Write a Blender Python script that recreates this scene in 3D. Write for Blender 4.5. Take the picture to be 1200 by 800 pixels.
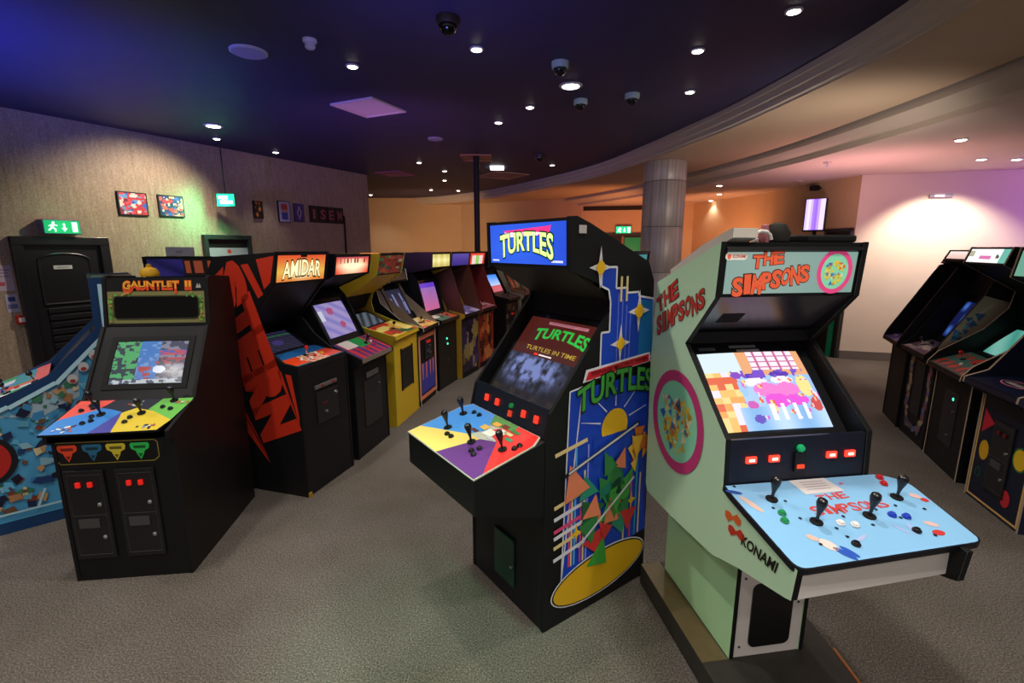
import bpy, bmesh, math, random
from mathutils import Vector, Matrix
R = math.radians
random.seed(7)
scene = bpy.context.scene
for o in list(bpy.data.objects): bpy.data.objects.remove(o)
COL = scene.collection

# ------------------------------------------------------------------ camera
EYE = 1.85
cam_d = bpy.data.cameras.new('camera'); cam = bpy.data.objects.new('camera', cam_d); COL.objects.link(cam)
cam_d.sensor_width = 36.0; cam_d.lens = 560.0 / 1200.0 * 36.0
cam_d.clip_start = 0.05; cam_d.clip_end = 100
cam.location = (0, 0, EYE)
cam.rotation_euler = (R(90) - math.atan(109.0 / 560.0), 0, 0)
scene.camera = cam

# ------------------------------------------------------------------ world, exposure
w = bpy.data.worlds.new('world'); scene.world = w; w.use_nodes = True
w.node_tree.nodes['Background'].inputs[0].default_value = (1.0, 0.92, 0.86, 1)
w.node_tree.nodes['Background'].inputs[1].default_value = 0.42
vs = scene.view_settings
vs.view_transform = 'Standard'; vs.look = 'None'; vs.gamma = 1.0; vs.use_curve_mapping = False
vs.exposure = 0.0

ZC, ZM, ZL = 3.4, 3.2, 3.0        # dark ceiling, middle soffit, low ceiling

def light(name, typ, loc, power, color, target=None, size=0.1, spot=None, blend=0.5):
    d = bpy.data.lights.new(name, typ); d.energy = power; d.color = color
    if typ == 'AREA': d.size = size
    else: d.shadow_soft_size = size
    if typ == 'SPOT': d.spot_size = R(spot or 90); d.spot_blend = blend
    o = bpy.data.objects.new(name, d); COL.objects.link(o); o.location = loc
    if target is not None:
        o.rotation_euler = (Vector(target) - Vector(loc)).to_track_quat('-Z', 'Y').to_euler()
    return o

WARM = (1.0, 0.85, 0.68); NEUT = (1.0, 0.93, 0.84)
# coloured washes of the venue's effect lights, plus added fills as marked
light('blue_wash', 'SPOT', (-4.7, 2.6, 2.0), 760, (0.06, 0.08, 1.0), (-4.2, 4.0, 3.4), 0.08, 95, 1.0)
light('cornice_fill', 'SPOT', (3.3, 4.4, 1.9), 60, (1.0, 0.86, 0.76), (3.0, 6.0, 3.2), 0.15, 150, 1.0)  # added uplight, brightens the soffit and cornice where floor bounce falls short
light('purple_wash', 'SPOT', (-1.6, 5.0, 2.0), 75, (0.60, 0.20, 0.72), (-1.4, 8.4, 3.4), 0.1, 130, 1.0)
light('violet_wash', 'SPOT', (8.2, 5.6, 2.2), 95, (0.55, 0.16, 1.0), (7.3, 7.5, 3.0), 0.1, 120, 1.0)
light('orange_wash', 'SPOT', (2.6, 11.0, 1.2), 170, (1.0, 0.34, 0.13), (2.4, 13.3, 2.6), 0.1, 150, 1.0)
light('orange_wash_b', 'SPOT', (4.2, 10.6, 1.6), 90, (1.0, 0.40, 0.18), (5.2, 11.6, 2.6), 0.1, 150, 1.0)
light('pink_fill', 'SPOT', (4.6, 6.6, 1.7), 95, (1.0, 0.50, 0.52), (4.9, 6.9, 3.0), 0.1, 155, 1.0)  # added pink uplight to lift the low ceiling, no known fitting
light('green_wash', 'SPOT', (-0.9, 1.0, 3.35), 210, (0.25, 1.0, 0.50), (-0.35, 1.85, 0), 0.08, 36, 1.0)
light('blue_ceiling_fill', 'SPOT', (-0.6, 2.6, 2.4), 55, (0.20, 0.22, 1.0), (-0.2, 5.4, 3.4), 0.15, 150, 1.0)  # added blue fill for the middle of the dark ceiling
light('amber_wash', 'SPOT', (-2.2, 12.6, 1.6), 150, (1.0, 0.62, 0.30), (-2.6, 15.5, 2.2), 0.1, 140, 1.0)

# ------------------------------------------------------------------ materials
def lin(c):
    return tuple((x / 12.92 if x <= 0.04045 else ((x + 0.055) / 1.055) ** 2.4) for x in c)
def hx(s):
    s = s.lstrip('#'); return tuple(int(s[i:i + 2], 16) / 255 for i in (0, 2, 4))
MATS = {}
def M(col, rough=0.45, metal=0.0, emit=0.0, spec=0.4, noise=0.0, nscale=30.0, bump=0.0):
    key = (col, rough, metal, emit, spec, noise, nscale, bump)
    if key in MATS: return MATS[key]
    m = bpy.data.materials.new('m_%s_%d' % (str(col).strip('#'), len(MATS))); m.use_nodes = True
    nt = m.node_tree; b = nt.nodes['Principled BSDF']
    c = lin(hx(col)) if isinstance(col, str) else col
    b.inputs['Base Color'].default_value = (*c, 1); b.inputs['Roughness'].default_value = rough
    b.inputs['Metallic'].default_value = metal; b.inputs['Specular IOR Level'].default_value = spec
    if emit:
        b.inputs['Emission Color'].default_value = (*c, 1); b.inputs['Emission Strength'].default_value = emit
    if noise or bump:
        tc = nt.nodes.new('ShaderNodeTexCoord'); n = nt.nodes.new('ShaderNodeTexNoise')
        n.inputs['Scale'].default_value = nscale; n.inputs['Detail'].default_value = 4
        nt.links.new(tc.outputs['Object'], n.inputs['Vector'])
        if noise:
            r = nt.nodes.new('ShaderNodeMapRange'); r.inputs[3].default_value = 1 - noise; r.inputs[4].default_value = 1 + noise
            nt.links.new(n.outputs['Fac'], r.inputs[0])
            x = nt.nodes.new('ShaderNodeMix'); x.data_type = 'RGBA'; x.blend_type = 'MULTIPLY'; x.inputs[0].default_value = 1
            x.inputs[6].default_value = (*c, 1); nt.links.new(r.outputs[0], x.inputs[7]); nt.links.new(x.outputs[2], b.inputs['Base Color'])
        if bump:
            bp = nt.nodes.new('ShaderNodeBump'); bp.inputs['Strength'].default_value = bump; bp.inputs['Distance'].default_value = 0.004
            nt.links.new(n.outputs['Fac'], bp.inputs['Height']); nt.links.new(bp.outputs[0], b.inputs['Normal'])
    MATS[key] = m; return m

BLK = M((0.008, 0.008, 0.009), 0.45, spec=0.22, noise=0.25, nscale=6, bump=0.04)
BLKG = M((0.012, 0.012, 0.014), 0.25)
BLKM = M((0.007, 0.007, 0.008), 0.6, spec=0.2)
CHROME = M((0.75, 0.75, 0.76), 0.2, 1.0)
GREYM = M((0.10, 0.10, 0.105), 0.4, 0.6)

def raster_mat(strength, rough=0.25):
    k = ('raster', strength, rough)
    if k in MATS: return MATS[k]
    m = bpy.data.materials.new('print_%g' % strength); m.use_nodes = True; nt = m.node_tree; b = nt.nodes['Principled BSDF']
    a = nt.nodes.new('ShaderNodeVertexColor'); a.layer_name = 'Col'
    nt.links.new(a.outputs['Color'], b.inputs['Base Color']); b.inputs['Roughness'].default_value = rough
    if strength:
        nt.links.new(a.outputs['Color'], b.inputs['Emission Color']); b.inputs['Emission Strength'].default_value = strength
        b.inputs['Base Color'].default_value = (0.02, 0.02, 0.02, 1)
        nt.links.remove(b.inputs['Base Color'].links[0])
    MATS[k] = m; return m

# ------------------------------------------------------------------ mesh helpers
class MB:
    def __init__(s): s.v = []; s.f = []; s.i = []; s.mats = []
    def mi(s, m):
        if m not in s.mats: s.mats.append(m)
        return s.mats.index(m)
    def face(s, pts, m):
        n = len(s.v); s.v += [tuple(p) for p in pts]; s.f.append(tuple(range(n, n + len(pts)))); s.i.append(s.mi(m))
    def prism(s, pts, ext, m, rim=None):
        ext = Vector(ext); n = len(s.v); k = len(pts); a = [Vector(p) for p in pts]
        s.v += [tuple(p) for p in a] + [tuple(p + ext) for p in a]
        im = s.mi(m); ir = s.mi(rim or m)
        s.f.append(tuple(range(n, n + k))); s.i.append(im)
        s.f.append(tuple(range(n + 2 * k - 1, n + k - 1, -1))); s.i.append(im)
        for j in range(k):
            q = (j + 1) % k; s.f.append((n + q, n + j, n + k + j, n + k + q)); s.i.append(ir)
    def box(s, lo, hi, m):
        x0, y0, z0 = lo; x1, y1, z1 = hi
        s.prism([(x0, y0, z0), (x0, y1, z0), (x1, y1, z0), (x1, y0, z0)], (0, 0, z1 - z0), m)
    def lathe(s, prof, m, n=16, T=None):
        """prof: list of (radius, height) along Z; T: matrix"""
        T = T or Matrix(); base = len(s.v); im = s.mi(m)
        for (r, h) in prof:
            for j in range(n):
                a = 2 * math.pi * j / n; s.v.append(tuple(T @ Vector((r * math.cos(a), r * math.sin(a), h))))
        for i in range(len(prof) - 1):
            for j in range(n):
                q = (j + 1) % n
                s.f.append((base + i * n + j, base + i * n + q, base + (i + 1) * n + q, base + (i + 1) * n + j)); s.i.append(im)
        s.f.append(tuple(base + j for j in range(n - 1, -1, -1))); s.i.append(im)
        e = base + (len(prof) - 1) * n; s.f.append(tuple(e + j for j in range(n))); s.i.append(im)
    def tube(s, path, r, m, n=8):
        for a, b in zip(path[:-1], path[1:]):
            a = Vector(a); b = Vector(b); d = b - a
            T = Matrix.Translation(a) @ d.to_track_quat('Z', 'Y').to_matrix().to_4x4()
            s.lathe([(r, -r * .3), (r, d.length + r * .3)], m, n, T)
    def mesh(s, name, smooth=False, recalc=True):
        me = bpy.data.meshes.new(name); me.from_pydata(s.v, [], s.f)
        for m in s.mats: me.materials.append(m)
        me.polygons.foreach_set('material_index', s.i)
        if recalc:
            bm = bmesh.new(); bm.from_mesh(me); bmesh.ops.recalc_face_normals(bm, faces=bm.faces); bm.to_mesh(me); bm.free()
        if smooth:
            me.polygons.foreach_set('use_smooth', [True] * len(me.polygons))
            me.set_sharp_from_angle(angle=R(40))
        me.update(); return me
    def build(s, name, parent=None, smooth=False, recalc=True, bevel=0, **tags):
        o = bpy.data.objects.new(name, s.mesh(name, smooth, recalc)); COL.objects.link(o)
        if parent is not None: o.parent = parent
        if bevel:
            b = o.modifiers.new('bevel', 'BEVEL'); b.width = bevel; b.segments = 2; b.limit_method = 'ANGLE'; b.angle_limit = R(30)
        for k, v in tags.items(): o[k] = v
        return o
def thing(name, loc, rz, label, cat, group=None):
    o = bpy.data.objects.new(name, None); COL.objects.link(o); o.location = loc; o.rotation_euler = (0, 0, rz)
    o.empty_display_size = 0.1
    o['label'] = label; o['category'] = cat
    if group: o['group'] = group
    return o
def link_copy(me, name, parent, mat4):
    o = bpy.data.objects.new(name, me); COL.objects.link(o)
    if parent is not None: o.parent = parent
    o.matrix_local = mat4
    return o

class Fr:
    """a 2-D drawing frame in 3-D: origin, u (right), v (up), n = u x v (towards the viewer)"""
    def __init__(s, o, u, v):
        s.o = Vector(o); s.u = Vector(u).normalized(); s.v = Vector(v).normalized(); s.n = s.u.cross(s.v)
    def P(s, a, b, n=0.0): return s.o + s.u * a + s.v * b + s.n * n
    def mat(s, a, b, n=0.0):
        m = Matrix((s.u, s.v, s.n)).transposed().to_4x4(); m.translation = s.P(a, b, n); return m
LAY = 0.0012
def poly(mb, fr, pts, m, layer=1): mb.face([fr.P(a, b, LAY * layer) for a, b in pts], m)
def rect(mb, fr, a0, b0, a1, b1, m, layer=1): poly(mb, fr, [(a0, b0), (a1, b0), (a1, b1), (a0, b1)], m, layer)
def ell(mb, fr, a, b, ra, rb, m, layer=1, n=32, rot=0):
    c, s_ = math.cos(rot), math.sin(rot); pts = []
    for j in range(n):
        t = 2 * math.pi * j / n; x, y = ra * math.cos(t), rb * math.sin(t); pts.append((a + x * c - y * s_, b + x * s_ + y * c))
    poly(mb, fr, pts, m, layer)
def ring(mb, fr, a, b, ra, rb, wd, m, layer=1, n=36, rot=0):
    c, s_ = math.cos(rot), math.sin(rot)
    def pt(t, k):
        x, y = (ra - k) * math.cos(t), (rb - k) * math.sin(t); return (a + x * c - y * s_, b + x * s_ + y * c)
    for j in range(n):
        t0, t1 = 2 * math.pi * j / n, 2 * math.pi * (j + 1) / n
        poly(mb, fr, [pt(t0, 0), pt(t1, 0), pt(t1, wd), pt(t0, wd)], m, layer)
def line(mb, fr, p, q, wd, m, layer=1, w2=None):
    dx, dy = q[0] - p[0], q[1] - p[1]; L = math.hypot(dx, dy) or 1; nx, ny = -dy / L / 2, dx / L / 2
    w2 = wd if w2 is None else w2
    poly(mb, fr, [(p[0] - nx * wd, p[1] - ny * wd), (q[0] - nx * w2, q[1] - ny * w2), (q[0] + nx * w2, q[1] + ny * w2), (p[0] + nx * wd, p[1] + ny * wd)], m, layer)
def rrect_pts(a0, b0, a1, b1, r, n=5):
    out = []
    for cx, cy, s0 in ((a1 - r, b1 - r, 0), (a0 + r, b1 - r, 90), (a0 + r, b0 + r, 180), (a1 - r, b0 + r, 270)):
        for j in range(n + 1):
            t = R(s0 + 90 * j / n); out.append((cx + r * math.cos(t), cy + r * math.sin(t)))
    return out
def frame_line(mb, fr, pts, wd, m, layer=1):
    for p, q in zip(pts, pts[1:] + pts[:1]): line(mb, fr, p, q, wd, m, layer)

_G = {}
def glyphs(text, off):
    k = (text, off)
    if k in _G: return _G[k]
    c = bpy.data.curves.new('txt', 'FONT'); c.body = text; c.offset = off; c.resolution_u = 3
    o = bpy.data.objects.new('txt', c); COL.objects.link(o)
    dg = bpy.context.evaluated_depsgraph_get(); me = bpy.data.meshes.new_from_object(o.evaluated_get(dg))
    vv = [(v.co.x, v.co.y) for v in me.vertices]; ff = [tuple(p.vertices) for p in me.polygons]
    bpy.data.objects.remove(o); bpy.data.curves.remove(c); bpy.data.meshes.remove(me)
    _G[k] = (vv, ff); return _G[k]
def word(mb, fr, text, mp, m, layer=2, off=0.0, box=None):
    """mp maps (s,t) in the unit box of the un-emboldened text to frame coordinates"""
    b, _ = glyphs(text, 0.0); vv, ff = glyphs(text, off)
    x0, x1 = min(p[0] for p in b), max(p[0] for p in b); y0, y1 = min(p[1] for p in b), max(p[1] for p in b)
    base = len(mb.v); im = mb.mi(m)
    for x, y in vv:
        a, c = mp((x - x0) / (x1 - x0), (y - y0) / (y1 - y0)); mb.v.append(tuple(fr.P(a, c, LAY * layer)))
    for f in ff: mb.f.append(tuple(base + i for i in f)); mb.i.append(im)
def quad(bl, br, tr, tl):
    def mp(s, t):
        return tuple((bl[k] * (1 - s) + br[k] * s) * (1 - t) + (tl[k] * (1 - s) + tr[k] * s) * t for k in (0, 1))
    return mp
def flat(a0, b0, a1, b1): return quad((a0, b0), (a1, b0), (a1, b1), (a0, b1))
def wobbly(mb, fr, text, a0, b0, a1, b1, m, layer, off, seed=1, amp=0.10, slope=0.0):
    """cartoon lettering: each letter jiggles"""
    rnd = random.Random(seed); n = len(text); wl = (a1 - a0) / n
    for i, ch in enumerate(text):
        j = rnd.uniform(-amp, amp) * (b1 - b0); rt = rnd.uniform(-0.14, 0.14); sc = rnd.uniform(0.92, 1.1)
        k = 0.34 if ch in 'I1' else 0.86
        ca = a0 + wl * (i + .5); cb = (b0 + b1) / 2 + j + slope * (i / max(1, n - 1) - .5)
        hw, hh = wl * k / 2 * sc, (b1 - b0) / 2 * sc
        def mp(s, t, ca=ca, cb=cb, hw=hw, hh=hh, rt=rt):
            x, y = (s * 2 - 1) * hw, (t * 2 - 1) * hh
            return ca + x * math.cos(rt) - y * math.sin(rt), cb + x * math.sin(rt) + y * math.cos(rt)
        word(mb, fr, ch, mp, m, layer, off)
def raster(fr, a0, b0, a1, b1, nx, ny, fn, strength, name, parent, n=0.001, bulge=0.0, rough=0.2):
    """fn(s,t)->srgb hex or tuple; s right, t up"""
    vs_, fs, cols = [], [], []
    for j in range(ny + 1):
        for i in range(nx + 1):
            s, t = i / nx, j / ny; q = 1 - ((2 * s - 1) ** 2 + (2 * t - 1) ** 2) / 2
            vs_.append(tuple(fr.P(a0 + (a1 - a0) * s, b0 + (b1 - b0) * t, n + bulge * q)))
    for j in range(ny):
        for i in range(nx):
            k = j * (nx + 1) + i; fs.append((k, k + 1, k + nx + 2, k + nx + 1))
            c = fn((i + .5) / nx, (j + .5) / ny); c = hx(c) if isinstance(c, str) else c
            cols += [*lin(c), 1.0] * 4
    me = bpy.data.meshes.new(name); me.from_pydata(vs_, [], fs)
    at = me.color_attributes.new('Col', 'FLOAT_COLOR', 'CORNER'); at.data.foreach_set('color', cols)
    me.materials.append(raster_mat(strength, rough))
    o = bpy.data.objects.new(name, me); COL.objects.link(o)
    if parent is not None: o.parent = parent
    return o
def mixc(a, b, t):
    a = hx(a) if isinstance(a, str) else a; b = hx(b) if isinstance(b, str) else b
    t = max(0, min(1, t)); return tuple(a[i] * (1 - t) + b[i] * t for i in range(3))

# ================================================================== THE SETTING
def node_mat(name):
    m = bpy.data.materials.new(name); m.use_nodes = True; nt = m.node_tree
    return m, nt, nt.nodes['Principled BSDF']
def ramp(nt, src, stops):
    r = nt.nodes.new('ShaderNodeValToRGB'); e = r.color_ramp.elements
    while len(e) < len(stops): e.new(0.5)
    for k, (p, c) in zip(e, stops): k.position = p; k.color = (*lin(hx(c)), 1)
    nt.links.new(src, r.inputs[0]); return r
def noise_node(nt, vec, scale, detail=4, rough=0.5):
    n = nt.nodes.new('ShaderNodeTexNoise'); n.inputs['Scale'].default_value = scale; n.inputs['Detail'].default_value = detail
    n.inputs['Roughness'].default_value = rough; nt.links.new(vec, n.inputs['Vector']); return n
def mult(nt, a, b, fac=1.0):
    x = nt.nodes.new('ShaderNodeMix'); x.data_type = 'RGBA'; x.blend_type = 'MULTIPLY'; x.inputs[0].default_value = fac
    nt.links.new(a, x.inputs[6]); nt.links.new(b, x.inputs[7]); return x.outputs[2]

# carpet: flecked grey-brown loop pile
CARPET, nt, b = node_mat('carpet')
tc = nt.nodes.new('ShaderNodeTexCoord')
f1 = noise_node(nt, tc.outputs['Object'], 120, 6, 0.85); f2 = noise_node(nt, tc.outputs['Object'], 1.3, 3)
r1 = ramp(nt, f1.outputs['Fac'], [(0.34, '#2a2725'), (0.5, '#5f5954'), (0.66, '#9a928b')])
r2 = ramp(nt, f2.outputs['Fac'], [(0.3, '#d8d4cc'), (0.7, '#ffffff')])
nt.links.new(mult(nt, r1.outputs[0], r2.outputs[0]), b.inputs['Base Color']); b.inputs['Roughness'].default_value = 0.95
b.inputs['Specular IOR Level'].default_value = 0.1
f3 = noise_node(nt, tc.outputs['Object'], 260, 2)
bp = nt.nodes.new('ShaderNodeBump'); bp.inputs['Strength'].default_value = 0.6; bp.inputs['Distance'].default_value = 0.006
nt.links.new(f3.outputs['Fac'], bp.inputs['Height']); nt.links.new(bp.outputs[0], b.inputs['Normal'])

# wall covering with a fine vertical grain
def grain_wall(name, c0, c1, c2):
    m, nt, b = node_mat(name)
    tc = nt.nodes.new('ShaderNodeTexCoord'); mp = nt.nodes.new('ShaderNodeMapping'); mp.inputs['Scale'].default_value = (24, 24, 2.2)
    nt.links.new(tc.outputs['Object'], mp.inputs[0])
    n1 = noise_node(nt, mp.outputs[0], 1.6, 6, 0.7); n2 = noise_node(nt, tc.outputs['Object'], 55, 3, 0.6)
    r = ramp(nt, n1.outputs['Fac'], [(0.3, c0), (0.5, c1), (0.7, c2)]); r2 = ramp(nt, n2.outputs['Fac'], [(0.35, '#dcd6cc'), (0.6, '#ffffff')])
    nt.links.new(mult(nt, r.outputs[0], r2.outputs[0]), b.inputs['Base Color']); b.inputs['Roughness'].default_value = 0.7
    bp = nt.nodes.new('ShaderNodeBump'); bp.inputs['Strength'].default_value = 0.2; bp.inputs['Distance'].default_value = 0.004
    nt.links.new(n1.outputs['Fac'], bp.inputs['Height']); nt.links.new(bp.outputs[0], b.inputs['Normal'])
    return m
WALL_L = grain_wall('wall_grain', '#a08c74', '#b39f86', '#bfac93')
WALL_C = M('#c8a983', 0.75, noise=0.08, nscale=3)
WALL_P = M('#d9c9b8', 0.75, noise=0.05, nscale=3)
NAVY = M((0.038, 0.031, 0.088), 0.6, noise=0.2, nscale=1.5)
CREAM = M('#cdbfae', 0.6, noise=0.04, nscale=4)
SOFF = M('#c9b094', 0.7, noise=0.04, nscale=2)
LOWC = M('#d8c4b8', 0.7, noise=0.03, nscale=2)
GROOVE = M('#3a332c', 0.8)

mb = MB(); mb.box((-10, -5, -0.05), (14, 18, 0), CARPET); mb.build('floor', kind='structure')

def catmull(pts, n=10):
    P = [Vector((*p, 0)) for p in pts]; P = [P[0] * 2 - P[1]] + P + [P[-1] * 2 - P[-2]]; out = []
    for i in range(1, len(P) - 2):
        a, b_, c, d = P[i - 1:i + 3]
        for k in range(n):
            t = k / n
            out.append(0.5 * ((2 * b_) + (c - a) * t + (2 * a - 5 * b_ + 4 * c - d) * t * t + (3 * b_ - a - 3 * c + d) * t ** 3))
    out.append(P[-2]); return out
C1 = catmull([(1.3, -2.5), (1.95, 0.0), (2.35, 1.9), (2.53, 3.4), (2.54, 4.25), (2.43, 5.63), (2.24, 6.69), (2.03, 7.75), (1.6, 9.4), (0.76, 11.16), (-0.45, 13.17), (-1.4, 14.3), (-2.3, 15.1), (-3.4, 15.7)])
C2 = catmull([(2.3, -2.5), (3.0, 0.0), (3.4, 1.9), (3.62, 3.4), (3.69, 4.4), (3.70, 5.6), (3.64, 6.9), (3.40, 8.4), (3.05, 9.9), (2.35, 11.8), (1.3, 13.9), (0.6, 14.8), (-0.4, 15.4), (-1.6, 15.9)])
def offs(c, d):
    out = []
    for i, p in enumerate(c):
        t = (c[min(i + 1, len(c) - 1)] - c[max(i - 1, 0)]).normalized(); out.append(p + Vector((t.y, -t.x, 0)) * d)
    return out
def sweep(c, sect, m, mats=None):
    mb = MB(); rows = [[q + Vector((0, 0, z)) for q in offs(c, d)] for d, z in sect]
    for k, (A, B) in enumerate(zip(rows[:-1], rows[1:])):
        for i in range(len(c) - 1): mb.face([A[i], A[i + 1], B[i + 1], B[i]], (mats or {}).get(k, m))
    return mb
def strip(A, B, z, m):
    mb = MB()
    for i in range(len(A) - 1): mb.face([(A[i].x, A[i].y, z), (A[i + 1].x, A[i + 1].y, z), (B[i + 1].x, B[i + 1].y, z), (B[i].x, B[i].y, z)], m)
    return mb
def weld(mb, name, smooth=True, **tags):
    o = mb.build(name, recalc=False, **tags)
    bm = bmesh.new(); bm.from_mesh(o.data); bmesh.ops.remove_doubles(bm, verts=bm.verts, dist=1e-4); bm.to_mesh(o.data); bm.free()
    if smooth:
        o.data.polygons.foreach_set('use_smooth', [True] * len(o.data.polygons)); o.data.set_sharp_from_angle(angle=R(35))
    return o
weld(strip([Vector((-10, p.y + 0.4, 0)) for p in C1], C1, ZC, NAVY), 'ceiling', False, kind='structure')
weld(sweep(C1, [(0, ZC), (0, 3.345), (0.035, 3.335), (0.035, 3.285), (0.075, 3.27), (0.075, 3.225), (0.11, 3.215), (0.11, ZM)], CREAM), 'trim_1', kind='structure')
weld(strip(offs(C1, 0.11), C2, ZM, SOFF), 'ceiling_soffit', False, kind='structure')
weld(sweep(C2, [(0, ZM), (0, 3.27), (0.07, 3.27), (0.07, 3.14), (0.10, 3.12), (0.24, 3.07), (0.27, 3.06), (0.27, ZL)], CREAM, {0: GROOVE, 1: GROOVE}), 'trim_2', kind='structure')
C2o = offs(C2, 0.27)
weld(strip(C2o, [Vector((14, p.y + 0.5, 0)) for p in C2o], ZL, LOWC), 'ceiling_low', False, kind='structure')

def wall(name, pts, h, m, th=0.15, z0=0):
    mb = MB()
    for (x0, y0), (x1, y1) in zip(pts[:-1], pts[1:]):
        d = Vector((x1 - x0, y1 - y0, 0)).normalized(); n = Vector((-d.y, d.x, 0)) * th
        mb.prism([(x0, y0, z0), (x1, y1, z0), (x1 + n.x, y1 + n.y, z0), (x0 + n.x, y0 + n.y, z0)], (0, 0, h - z0), m)
    return mb.build(name, kind='structure')
LW0 = Vector((-5.7075, 5.7287, 0)); LD = Vector((0.45592, 0.89002, 0)); LN = Vector((0.89002, -0.45592, 0))
def LP(s, z=0, n=0): p = LW0 + LD * s + LN * n; return (p.x, p.y, z)
e0, e1 = LP(-8), LP(5.672)
wall('wall_left', [e0[:2], e1[:2]], ZC + .02, WALL_L)
wall('wall_left_return', [e1[:2], (-5.2, 11.7), (-5.2, 15.6)], ZC + .02, WALL_L)
wall('wall_back', [(-5.2, 15.55), (-1.6, 15.55), (1.9, 13.5), (4.75, 12.9), (5.35, 10.5), (5.6, 8.0)], ZC + .02, WALL_C)
wall('wall_right', [(5.6, 8.0), (7.55, 7.45), (12.5, 6.0)], ZC, WALL_P)
SKIRT = M('#6d6460', 0.6)
def skirting(name, pts, h, th=0.02):
    mb = MB()
    for (x0, y0), (x1, y1) in zip(pts[:-1], pts[1:]):
        d = Vector((x1 - x0, y1 - y0, 0)).normalized(); n = Vector((d.y, -d.x, 0)) * th
        mb.prism([(x0, y0, 0), (x1, y1, 0), (x1 + n.x, y1 + n.y, 0), (x0 + n.x, y0 + n.y, 0)], (0, 0, h), SKIRT)
    mb.build(name, kind='structure')
skirting('baseboard_right', [(5.6, 8.0), (7.55, 7.45), (12.5, 6.0)], 0.14)
skirting('baseboard_back', [(1.9, 13.5), (4.75, 12.9), (5.35, 10.5), (5.6, 8.0)], 0.14)
# dark strip coloured as the shadow gap where low ceiling meets back wall
mb = MB(); fr = Fr((1.9, 13.5, 0), (2.85, -0.6, 0), (0, 0, 1))
mb.prism([fr.P(0.05, 2.86, 0.0), fr.P(1.75, 2.86, 0.0), fr.P(1.75, 2.97, 0.0), fr.P(0.05, 2.97, 0.0)], fr.n * 0.02, M('#241c18', 0.8)); mb.build('shadow_gap', kind='structure')

# round metal-clad column
m, nt, b = node_mat('brushed_cladding'); b.inputs['Metallic'].default_value = 0.2; b.inputs['Roughness'].default_value = 0.42
tc = nt.nodes.new('ShaderNodeTexCoord'); mp = nt.nodes.new('ShaderNodeMapping'); mp.inputs['Scale'].default_value = (30, 30, 0.6); nt.links.new(tc.outputs['Object'], mp.inputs[0])
n1 = noise_node(nt, mp.outputs[0], 1.0, 4); rr = ramp(nt, n1.outputs['Fac'], [(0.3, '#a39a8c'), (0.7, '#d6cec0')]); nt.links.new(rr.outputs[0], b.inputs['Base Color'])
CLAD = m
col = bpy.data.objects.new('column', None); COL.objects.link(col); col.location = (2.46, 8.05, 0); col['kind'] = 'structure'
z = 0.0
for k, h in enumerate((0.75, 0.72, 0.72, 0.7, 0.31)):
    mb = MB(); mb.lathe([(0.325, z + 0.004), (0.331, z + 0.012), (0.331, z + h - 0.012), (0.325, z + h - 0.004)], CLAD, 48); mb.build('cladding_panel', col, smooth=True); z += h
mb = MB(); mb.lathe([(0.322, 0), (0.322, ZM)], M('#4b463f', 0.6), 48); mb.build('column_core', col, smooth=True)

# --------------------------------------------------------------- doors on the left wall
DOORB = M((0.018, 0.017, 0.019), 0.28)
lf = Fr(LP(0), LD, (0, 0, 1))
def slab(mb, fr, a0, b0, a1, b1, n0, n1, m):
    mb.prism([fr.P(a0, b0, n0), fr.P(a1, b0, n0), fr.P(a1, b1, n0), fr.P(a0, b1, n0)], fr.n * (n1 - n0), m)
door = bpy.data.objects.new('door_1', None); COL.objects.link(door); door['kind'] = 'structure'; door['label'] = 'black panelled door with grooved lower leaf below the green exit sign'
mb = MB(); slab(mb, lf, -0.15, 0, -0.05, 1.99, 0, 0.07, DOORB); slab(mb, lf, 0.69, 0, 0.79, 1.99, 0, 0.07, DOORB); slab(mb, lf, -0.15, 1.89, 0.79, 1.99, 0, 0.075, DOORB); mb.build('door_frame', door, bevel=0.006)
mb = MB(); slab(mb, lf, -0.05, 0, 0.69, 1.89, 0, 0.02, DOORB); leaf = mb.build('door_leaf', door)
mb = MB()   # arched raised moulding
arch = [(0.07, 1.18), (0.57, 1.18), (0.57, 1.70)] + [(0.32 + 0.25 * math.cos(R(a)), 1.70 + 0.09 * math.sin(R(a))) for a in range(15, 180, 15)] + [(0.07, 1.70)]
for p, q in zip(arch, arch[1:] + arch[:1]): mb.tube([lf.P(*p, 0.024), lf.P(*q, 0.024)], 0.013, DOORB)
mb.build('moulding', leaf)
for k in range(7):
    mb = MB(); zz = 1.10 - k * 0.088; slab(mb, lf, 0.08, zz - 0.033, 0.56, zz + 0.033, 0.02, 0.036, DOORB); mb.build('ribbed_panel', leaf, bevel=0.008)
mb = MB(); slab(mb, lf, 0.20, 1.60, 0.38, 1.645, 0.022, 0.03, M('#d8d4d0', 0.4)); rect(mb, Fr(lf.P(0, 0, 0.03), LD, (0, 0, 1)), 0.23, 1.618, 0.35, 1.626, M('#6a6464'), 1); mb.build('name_plate', leaf)
mb = MB(); mb.lathe([(0.025, 0), (0.025, 0.03), (0.012, 0.035), (0.012, 0.06)], CHROME, 12, lf.mat(0.63, 1.0, 0.02)); mb.build('door_handle', leaf)

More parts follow.
